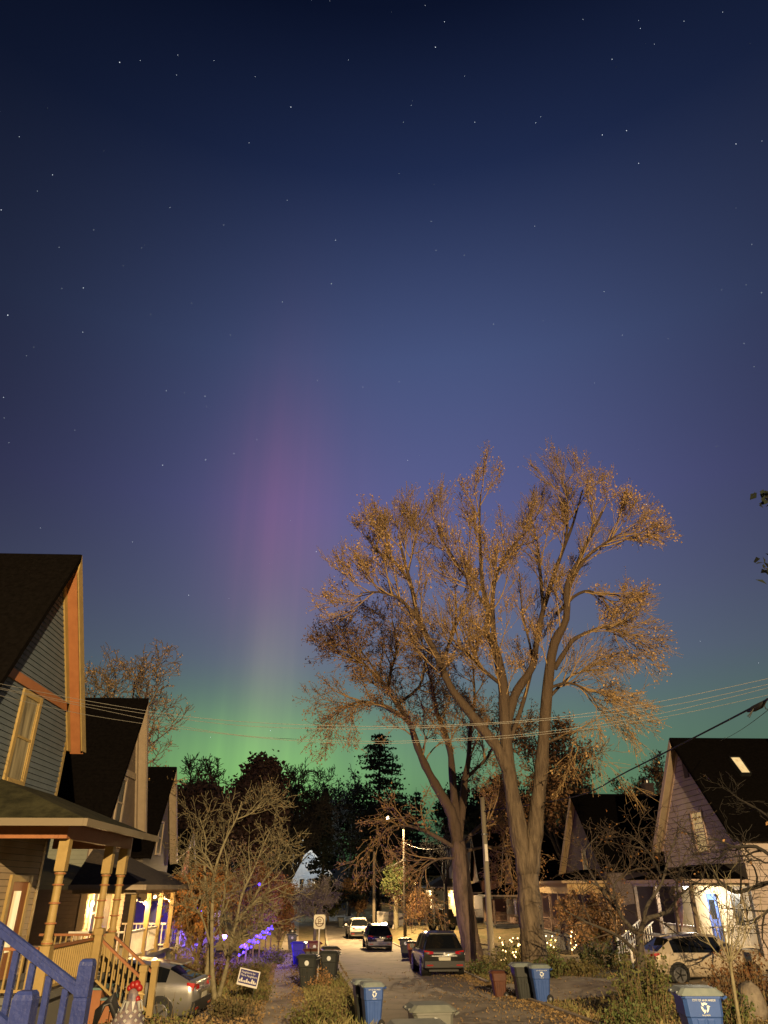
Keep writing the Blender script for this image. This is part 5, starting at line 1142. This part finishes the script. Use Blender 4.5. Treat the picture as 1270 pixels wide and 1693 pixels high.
# ------------------------------------------------------------------ cars
def car(label, paint, loc, rz, L=4.6, Wd=1.86, H=1.70, style='suv', rails=False, plate=True, trim=None, name='parked_car', cat='car', glow=None):
    t = thing(name, label, cat, loc, 'cars parked along the street', local=True, rz=rz)
    w = Wd / 2
    if style == 'suv':
        st = [(0, .42, .90, .92, .97, .72), (.05, .34, .98, 1.02, 1.0, .76), (.12, .30, 1.0, 1.06, 1.0, .78), (.50, .26, 1.02, 1.55, 1.0, .70), (.72, .25, 1.02, 1.655, 1.0, .72), (1.7, .24, 1.02, H, 1.0, .75), (2.6, .24, 1.02, H - .05, 1.0, .75), (3.35, .25, 1.0, 1.08, 1.0, .74), (4.15, .27, .93, .98, .98, .74), (L - .12, .32, .78, .82, .92, .7), (L, .40, .68, .70, .84, .6)]
    elif style == 'hatch':
        st = [(0, .45, .88, .90, .93, .70), (.05, .34, .96, 1.0, .97, .72), (.16, .28, 1.0, 1.06, .99, .72), (.75, .25, 1.02, H - .17, 1.0, .66), (1.0, .24, 1.02, H - .10, 1.0, .68), (1.9, .24, 1.01, H, 1.0, .72), (2.6, .24, 1.0, H - .06, 1.0, .72), (3.45, .25, .98, 1.04, 1.0, .72), (4.1, .27, .90, .95, .98, .72), (L - .12, .32, .75, .80, .9, .7), (L, .40, .66, .68, .82, .6)]
    # ring per station: 16 points around
    body = MB(); rings = []
    for (y, zb_, zbelt, zr, kw, kr) in st:
        a = w * kw; rf = w * kr; hi = zr - zbelt; mid = (zb_ + zbelt) / 2
        half = [(a * .80, zb_), (a * .95, zb_ + .06), (a * .985, mid), (a, mid + .14), (a * .985, zbelt - .06), (a * .955, zbelt), (rf + (a * .955 - rf) * .08 if hi > .2 else a * .9, zbelt + hi * .86), (rf * .86 if hi > .2 else a * .75, zbelt + hi * .985), (rf * .4, zr)]
        rings.append([(x, y, z) for x, z in half] + [(-x, y, z) for x, z in reversed(half)])
    m = len(rings[0]); fs = []; gl = {'rear_window': [], 'windscreen': [], 'side_window': [], 'side_window2': []}
    for i in range(len(rings) - 1):
        cab = 2 <= i <= 6
        for k in range(m):
            k2 = (k + 1) % m; q = (i * m + k, i * m + k2, (i + 1) * m + k2, (i + 1) * m + k)
            if cab and 3 <= i <= 5 and k == 5: gl['side_window'].append(q)
            elif cab and 3 <= i <= 5 and k == m - 7: gl['side_window2'].append(q)
            elif i == 2 and 6 <= k <= m - 8: gl['rear_window'].append(q)
            elif i == 6 and 6 <= k <= m - 8: gl['windscreen'].append(q)
            else: fs.append(q)
    V = [p for r_ in rings for p in r_]
    fs += [tuple(range(m))[::-1], tuple(range(len(V) - m, len(V)))]
    def sub(faces, nm, mm, par=None):
        b = MB(); idx = {}
        for q in faces:
            for i in q:
                if i not in idx: idx[i] = len(b.v); b.v.append(V[i])
            b.f.append(tuple(idx[i] for i in q))
        return b.build(nm, mm, par or t, True)
    ob = sub(fs, 'body', paint)
    sub(gl['rear_window'], 'rear_window', GLASS); sub(gl['windscreen'], 'windscreen', GLASS); sub(gl['side_window'], 'side_window', GLASS); sub(gl['side_window2'], 'side_window', GLASS)
    # door pillars over the glass
    for y in (1.62, 2.55):
        for s_ in (-1, 1):
            mb = MB(); mb.beam((s_ * w * .965, y, 1.02), (s_ * w * (.775 if style == 'suv' else .745), y - .06, H - .16), .05, .09); mb.build('pillar', BLACK, t)
    # bumper, lamps, plate
    mb = MB(); mb.box(-w * .93, w * .93, -.055, .10, .36, .60); mb.build('bumper', trim or BLACK, t)
    for s_ in (-1, 1):
        mb = MB(); mb.prism([(s_ * w * .52, -.012, .86), (s_ * w * .955, .055, .84), (s_ * w * .975, .20, .90), (s_ * w * .965, .20, 1.02), (s_ * w * .93, .035, 1.0), (s_ * w * .52, .015, .95)], (0, -.03, 0)); mb.build('tail_light', TAIL, t)
        mb = MB(); mb.box(s_ * w * .55, s_ * w * .85, -.062, -.056, .42, .47); mb.build('reflector', TAIL, t)
        mb = MB(); mb.box(s_ * w * .99, s_ * (w + .17), 3.12, 3.26, .98, 1.14); mb.build('wing_mirror', paint, t)
    mb = MB(); mb.box(-.26, .26, -.064, -.057, .63 if style == 'hatch' else .62, .745); mb.build('number_plate', PLATE, t)
    mb = MB(); mb.box(-w * .6, w * .6, -.03, -.002, .775, .80); mb.lathe([(.05, -.035), (.05, -.01)], (0, 0, .87), 12, 'y'); mb.build('trim_strip', RIM, t)
    mb = MB(); mb.prism([(-w * .62, .46, 1.60 if style == 'suv' else H - .12), (w * .62, .46, 1.60 if style == 'suv' else H - .12), (w * .64, .80, 1.70 if style == 'suv' else H - .07), (-w * .64, .80, 1.70 if style == 'suv' else H - .07)], (0, 0, .03)); mb.build('spoiler', paint, t)
    if rails:
        for s_ in (-1, 1):
            mb = MB(); mb.tube([(s_ * w * .68, .8, H - .03), (s_ * w * .68, 1.0, H + .05), (s_ * w * .68, 2.4, H + .04), (s_ * w * .68, 2.6, H - .04)], .02, 6); mb.build('roof_rail', RIM, t)
    for y in (.85, L - .88):
        for s_ in (-1, 1):
            mb = MB(); mb.lathe([(.15, -.42), (.375, -.42), (.375, .014), (.34, .016)], (s_ * (w - .0) if s_ > 0 else -w, y, .37), 18, 'x') if s_ > 0 else mb.lathe([(.34, -.016), (.375, -.014), (.375, .42), (.15, .42)], (-w, y, .37), 18, 'x')
            mb.build('wheel_arch', BLACK, t)
            wh = MB(); x = s_ * (w - .085); wh.lathe([(.2, -.1), (.30, -.11), (.33, -.08), (.34, 0), (.33, .08), (.30, .11), (.2, .1)], (x + s_ * .0, y, .335), 20, 'x'); wo = wh.build('wheel', TYRE, t, True)
            mb = MB(); xx = x + s_ * .112; mb.lathe([(.235, -.006), (.245, 0), (.235, .006)], (xx, y, .335), 18, 'x')
            ro = mb.build('rim', RIM, wo)
            mb = MB()
            for k in range(5):
                a = 6.283 * k / 5; mb.beam((xx + s_ * .009, y, .335), (xx + s_ * .009, y + .2 * math.cos(a), .335 + .2 * math.sin(a)), .05, .008, (1, 0, 0))
            mb.build('spokes', BLACK, wo)
    mb = MB(); mb.box(-w * .7, w * .7, .25, L - .3, .2, .32); mb.build('underbody', BLACK, t)
    return t
def cz(x, y, back=4.4): return G(x, y + .8) + .035
SUVP = mat('charcoal_car_paint', (.05, .052, .05), rough=.28, metal=.6, coat=.8); BLKP = mat('black_car_paint', (.012, .012, .013), rough=.25, metal=.3, coat=.9)
WHTP = mat('white_car_paint', (.68, .64, .55), rough=.35, coat=.6); SILP = mat('silver_car_paint', (.36, .35, .33), rough=.3, metal=.7, coat=.8); BEIP = mat('beige_car_paint', (.52, .44, .33), rough=.32, metal=.25, coat=.8)
c1 = car('dark charcoal crossover parked under the maples, nearest car in the road', SUVP, (4.1, 36.4, cz(4.1, 36.4)), R(3))
c1.rotation_euler = (R(-1.5), 0, R(3))
car('black car with roof rails parked behind the tall dark bin', BLKP, (2.15, 60.5, cz(2.15, 60.5)), R(4), rails=True, trim=mat('bumper_grey', (.2, .2, .19), rough=.4))
car('white car parked farthest along the road', WHTP, (.85, 77, cz(.85, 77)), R(6))
car('silver hatchback parked in the right drive before the floodlit porch', BEIP, (11.0, 31.0, cz(11.5, 31) + .02), R(-86), style='hatch', H=1.62, L=4.5)
car('silver hatchback nosed into the left drive behind the yellow newels', SILP, (-3.95, 23.1, G(-4, 23.1) - .08), R(86), style='hatch', H=1.5, L=4.4)
# jeep in the drive behind the slim young tree
jx, jy = X_at(712, 1540, 75), 75
t = thing('jeep', 'dark boxy jeep with rear spare wheel in the drive by the straw house', 'car', (jx, jy, G(jx, jy) + .03), local=True, rz=R(-62)); t['group'] = 'cars parked along the street'
JP = mat('jeep_paint', (.03, .035, .03), rough=.4)
mb = MB(); mb.box(-.78, .78, 0, 3.6, .5, 1.1); mb.box(-.7, .7, 2.2, 3.6, 1.102, 1.18); mb.build('body', JP, t)
mb = MB(); mb.prism([(-.74, .03, 1.105), (-.74, 2.15, 1.105), (-.70, 1.95, 1.8), (-.70, .1, 1.82)], (1.46, 0, 0)); mb.build('cabin', BLACK, t)
mb = MB(); mb.prism([(-.747, .25, 1.2), (-.747, 1.0, 1.2), (-.72, 1.0, 1.68), (-.72, .28, 1.68)], (-.006, 0, 0)); mb.build('side_window', GLASS, t)
for y in (.75, 2.95):
    for x in (-.8, .8):
        mb = MB(); mb.lathe([(.2, -.13), (.38, -.13), (.41, -.08), (.41, .08), (.38, .13), (.2, .13)], (x, y, .41), 18, 'x'); w_ = mb.build('wheel', TYRE, t); mb = MB(); mb.lathe([(.2, -.135), (.2, .135)], (x, y, .41), 12, 'x'); mb.build('rim', RIM, w_)
        mb = MB(); mb.beam((x, y - .5, .88), (x, y + .5, .88), .3, .06); mb.build('wing', BLACK, t)
mb = MB(); mb.lathe([(.15, -.12), (.36, -.12), (.39, -.06), (.39, .06), (.36, .1), (.1, .1)], (.1, -.13, 1.05), 18, 'y'); mb.build('spare_wheel', TYRE, t)

# ------------------------------------------------------------------ signs, statue, stone
def text(t, body, size, loc, rot, m, name='lettering', ext=.002):
    cu = bpy.data.curves.new(name, 'FONT'); cu.body = body; cu.size = size; cu.align_x = 'CENTER'; cu.extrude = ext; cu.materials.append(m)
    o = bpy.data.objects.new(name, cu); COL.objects.link(o); o.parent = t; o.location = loc; o.rotation_euler = rot; return o
sx, sy = X_at(525, 1620, 33.2), 33.2; sz = G(sx, sy)
t = thing('parking_sign', 'white no-parking sign on a thin post among the charcoal bins', 'sign', (sx, sy, sz), local=True)
top = atY(527, 1512, sy).z - sz; bot = atY(527, 1536, sy).z - sz; hw = .23
mb = MB(); mb.box(-.025, .025, -.02, .02, -.2, top - .02); mb.build('post', mat('galvanised', (.33, .31, .32), rough=.45, metal=.4), t)
mb = MB()
c = .05; mb.prism([(-hw + c, -.03, bot), (hw - c, -.03, bot), (hw, -.03, bot + c), (hw, -.03, top - c), (hw - c, -.03, top), (-hw + c, -.03, top), (-hw, -.03, top - c), (-hw, -.03, bot + c)], (0, .009, 0)); pn = mb.build('panel', mat('sign_white', (.62, .58, .46), (.5, .47, .38), scale=6, rough=.5), t)
sg = mat('sign_symbol', (.16, .10, .07), rough=.6); cz_ = top - .25
mb = MB()
for k in range(20):
    a0, a1 = 6.283 * k / 20, 6.283 * (k + 1) / 20; mb.add([(r_ * math.cos(a), -.0335, cz_ + r_ * math.sin(a)) for a, r_ in ((a0, .15), (a1, .15), (a1, .185), (a0, .185))], [(0, 1, 2, 3)])
mb.beam((-.115, -.0345, cz_ + .115), (.115, -.0345, cz_ - .115), .002, .035, (0, 1, 0)); mb.build('prohibition_ring', sg, pn)
text(pn, 'P', .30, (0, -.034, cz_ - .10), (R(90), 0, 0), sg)
mb = MB(); mb.add([(-.19, -.0335, bot + .19), (-.11, -.0335, bot + .15), (-.11, -.0335, bot + .23)], [(0, 1, 2)]); mb.add([(.19, -.0335, bot + .19), (.11, -.0335, bot + .15), (.11, -.0335, bot + .23)], [(0, 1, 2)]); mb.add([(-.12, -.0335, bot + .175), (.12, -.0335, bot + .175), (.12, -.0335, bot + .205), (-.12, -.0335, bot + .205)], [(0, 1, 2, 3)]); mb.build('arrow', sg, pn)
# yard sign
c0 = atY(411, 1617, 26.0)
t = thing('yard_sign', 'tilted blue yard sign with white border and lettering left of the pavement', 'yard sign', c0, local=True)
t.rotation_euler = (0, R(11), R(-4))
mb = MB(); mb.box(-.32, .32, -.004, .004, -.22, .22); pn = mb.build('panel', mat('sign_paper', (.62, .60, .56), rough=.5), t)
mb = MB(); mb.box(-.285, .285, -.007, -.0045, -.165, .19); mb.build('blue_field', mat('sign_blue', (.02, .018, .13), rough=.5), pn)
lw = mat('sign_letter', (.62, .60, .55), rough=.5)
text(pn, 'Neighbors for', .078, (-.03, -.0085, .105), (R(90), 0, 0), lw); text(pn, 'More Neighbors', .078, (0, -.0085, .025), (R(90), 0, 0), lw)
mb = MB(); rr = random.Random(5); x = -.27
for hgt in (.07, .12, .05, .06, .11, .06, .05, .13, .1, .06):
    mb.add([(x, -.0085, -.13), (x + .042, -.0085, -.13), (x + .042, -.0085, -.13 + hgt * .75), (x + .021, -.0085, -.13 + hgt), (x, -.0085, -.13 + hgt * .75)], [(0, 1, 2, 3, 4)]); x += .054
mb.build('house_symbols', lw, pn)
for x in (-.25, .25):
    mb = MB(); mb.tube([(x, .006, .1), (x, .006, -.75)], .006, 5); mb.build('leg', RIM, t)
# small white lawn sign far right of the lamp pole
q = atY(655, 1534, 84)
t = thing('lawn_sign', 'small white lawn sign left of the lamp pole', 'lawn sign', (q.x, 84, G(q.x, 84)), local=True)
mb = MB(); hz = q.z - G(q.x, 84); mb.box(-.36, .36, -.01, .01, hz - .26, hz + .26); pn = mb.build('panel', WHITEP, t)
mb = MB(); mb.box(-.28, .28, -.013, -.011, hz + .06, hz + .14); mb.box(-.28, .2, -.013, -.011, hz - .12, hz - .05); mb.build('red_lines', mat('red_ink', (.4, .08, .06)), pn)
mb = MB(); mb.tube([(-.2, .015, hz - .2), (-.2, .015, -.1)], .012, 5); mb.tube([(.2, .015, hz - .2), (.2, .015, -.1)], .012, 5); mb.build('legs', RIM, t)
# rooster statue
rx, ry = X_at(212, 1680, 14), 14.0; rz_ = G(rx, ry); head = atY(215, 1640, 14)
t = thing('rooster_statue', 'painted rooster garden statue with red comb and checkered breast', 'statue', (rx, ry, rz_))
Hh = head.z
mb = MB()
P_ = [((rx + .02, ry, Hh - 1.000), .10), ((rx + .0, ry, Hh - 0.561), .22), ((rx + .01, ry, Hh - 0.429), .27), ((rx + .03, ry, Hh - 0.317), .22), ((rx + .04, ry, Hh - 0.211), .14), ((rx + .05, ry, Hh - 0.119), .105), ((rx + .04, ry, Hh - 0.040), .095), ((rx + .03, ry, Hh + .02), .07), ((rx + .03, ry, Hh + .06), .02)]
mb.tube([p for p, _ in P_], [r_ for _, r_ in P_], 14); bd = mb.build('body', mat('rooster_checker', (.055, .05, .075), (.16, .12, .11), scale=9, rough=.5), t, True)
mb = MB()
for k, (a, b, r_) in enumerate(((-.07, .05, .045), (-.02, .09, .06), (.04, .10, .065), (.09, .05, .055))): mb.ball((rx + .0 + a + .03, ry, Hh + b), r_, 6)
mb.build('comb', mat('rooster_red', (.20, .008, .007), rough=.45), t, True)
mb = MB(); mb.ball((rx + .12, ry - .04, Hh - 0.092), .05, 6); mb.ball((rx + .13, ry - .04, Hh - 0.132), .04, 6); mb.build('wattle', MC['rooster_red'], t, True)
mb = MB(); mb.tube([(rx + .12, ry, Hh - 0.013), (rx + .22, ry, Hh - 0.040)], [.04, .005], 8); mb.build('beak', YELP, t)
wh_ = mat('rooster_white', (.26, .26, .24), rough=.5)
mb = MB()
for i in range(9):
    for j in range(5):
        a = -1.57 + (i - 4) * .33; z = Hh - .24 - j * .055; rad = float(np.interp(Hh - z, [.2, .317, .429, .56], [.145, .225, .278, .235]))
        if (i + j) % 2: continue
        p = Vector((rx + .02 + rad * math.cos(a), ry + rad * math.sin(a), z)); tt = Vector((-math.sin(a), math.cos(a), 0)); n_ = Vector((math.cos(a), math.sin(a), 0)) * .012
        mb.prism([p + n_ * .3 - tt * .03, p + n_ * .3 + Vector((0, 0, -.03)), p + n_ * .3 + tt * .03, p + n_ * .3 + Vector((0, 0, .024))], n_)
for i in range(10):
    a = 6.283 * i / 10; p = Vector((rx + .045 + .125 * math.cos(a), ry + .125 * math.sin(a), Hh - 0.172)); tt = Vector((-math.sin(a), math.cos(a), 0)); n_ = Vector((math.cos(a), math.sin(a), 0)) * .02
    mb.prism([p - tt * .028 + Vector((0, 0, .06)), p + tt * .028 + Vector((0, 0, .06)), p + Vector((0, 0, -.08)) + n_ * 2], n_)
mb.build('feather_marks', wh_, t)
mb = MB()
for k in range(6):
    a = .5 + k * .12; b0 = Vector((rx - .16, ry + .02 * (k - 3), Hh - 0.363)); mb.tube([b0, b0 + Vector((-.14 * math.cos(a * .5), 0, .22 + .02 * k)), b0 + Vector((-.22 - .03 * k, .02 * (k - 3), .20 - .02 * k)), b0 + Vector((-.26 - .03 * k, .02 * (k - 3), -.05 * k))], [.05, .045, .035, .008], 6)
mb.build('tail', BLACK, t, True)
mb = MB()
for x in (-.06, .08): mb.tube([(rx + x, ry, Hh - 0.950), (rx + x, ry, rz_ - .05)], .022, 6); mb.beam((rx + x, ry - .1, rz_ + .01), (rx + x, ry + .06, rz_ + .01), .07, .03)
mb.build('legs', YELP, t)
# boulder
bq = Vector((X_at(1246, 1670, 20.8), 20.8, 0)); bq.z = G(bq.x, bq.y); r = random.Random(2); mb = MB()
prof = [(.02, -.1), (.28, -.05), (.33, .15), (.30, .4), (.22, .62), (.08, .74), (.02, .75)]
mb.lathe(prof, bq, 12); mb.v = [(x + r.gauss(0, .025), y + r.gauss(0, .025), z + r.gauss(0, .02)) for x, y, z in mb.v]
tag(mb.build('boulder', mat('stone', (.20, .17, .13), (.12, .10, .08), scale=6, rough=.9, bump=.02, bscale=15), smooth=True), 'upright pale boulder at the lower right edge', 'boulder')

# ------------------------------------------------------------------ ground litter and grass
rg = random.Random(77); T = Tree(77)
def scatter(n, fx, size, cl):
    for _ in range(n):
        x, y = fx()
        if 27 < y < 33 and x > RR(y) + .4 and rg.random() > .12: continue
        z = G(x, y) + .05
        T.leaf(Vector((x, y, z + rg.uniform(0, .03))), size)
def verge():
    y = 14 + 36 * rg.random() ** 1.5; a, b = SWc(y) + .6, RL(y) - .1; return rg.uniform(a - .35, b + .25), y
def rverge():
    y = 15 + 35 * rg.random() ** 1.4; return RR(y) + (rg.gauss(-.1, .4) if rg.random() < .6 else rg.gauss(1.2, 1.1)), y
def ryard(): return rg.uniform(6, 15), rg.uniform(17, 40)
def lyard():
    y = rg.uniform(18, 50); return SWc(y) - .5 - abs(rg.gauss(0, 1.6)), y
def onroad():
    y = 13 + 27 * rg.random() ** 1.2; return RL(y) + (RR(y) - RL(y)) * rg.random() ** .35, y
def walk():
    y = rg.uniform(19, 60); return SWc(y) + rg.gauss(0, .6), y
scatter(7000, verge, .075, 0); scatter(8000, rverge, .075, 0); scatter(6500, ryard, .08, 0); scatter(6500, lyard, .08, 0); scatter(1500, onroad, .065, 0); scatter(1300, walk, .07, 0)
o = T.L.build('fallen_leaves', LITTER); tag(o, 'brown fallen leaves scattered over verges, road edge and yards', 'leaves', kind='stuff')
mb = MB()
def blade(x, y, h):
    z = G(x, y); a = rg.uniform(0, 6.283); w = .012 + .006 * rg.random(); dx, dy = math.cos(a) * w, math.sin(a) * w; lx, ly = rg.gauss(0, h * .35), rg.gauss(0, h * .35)
    mb.add([(x - dx, y - dy, z), (x + dx, y + dy, z), (x + dx * .6 + lx * .4, y + dy * .6 + ly * .4, z + h * .6), (x + lx, y + ly, z + h)], [(0, 1, 2), (0, 2, 3)])
for _ in range(7000):
    x, y = verge(); 
    if SWc(y) + .7 < x < RL(y) - .15: blade(x, y, rg.uniform(.08, .32))
for _ in range(3500):
    x, y = rverge()
    if x > RR(y) + .25 and not (27 < y < 33): blade(x, y, rg.uniform(.08, .28))
for _ in range(5000):
    x, y = lyard()
    if x < SWc(y) - .75 and not (20.8 < y < 26.2): blade(x, y, rg.uniform(.08, .3))
for _ in range(4000):
    x, y = ryard()
    if not (26.8 < y < 33.2): blade(x, y, rg.uniform(.06, .22))
o = mb.build('grass', STRAW); tag(o, 'dry grass and weeds on the verges and yards', 'grass', kind='stuff')

# ------------------------------------------------------------------ lettering becomes plain mesh
bpy.context.view_layer.update(); dg = bpy.context.evaluated_depsgraph_get()
for o in [o for o in S.objects if o.type == 'FONT']:
    me = bpy.data.meshes.new_from_object(o.evaluated_get(dg)); n_ = bpy.data.objects.new('lettering', me); COL.objects.link(n_)
    n_.parent = o.parent; n_.location = o.location; n_.rotation_euler = o.rotation_euler
    bpy.data.objects.remove(o)
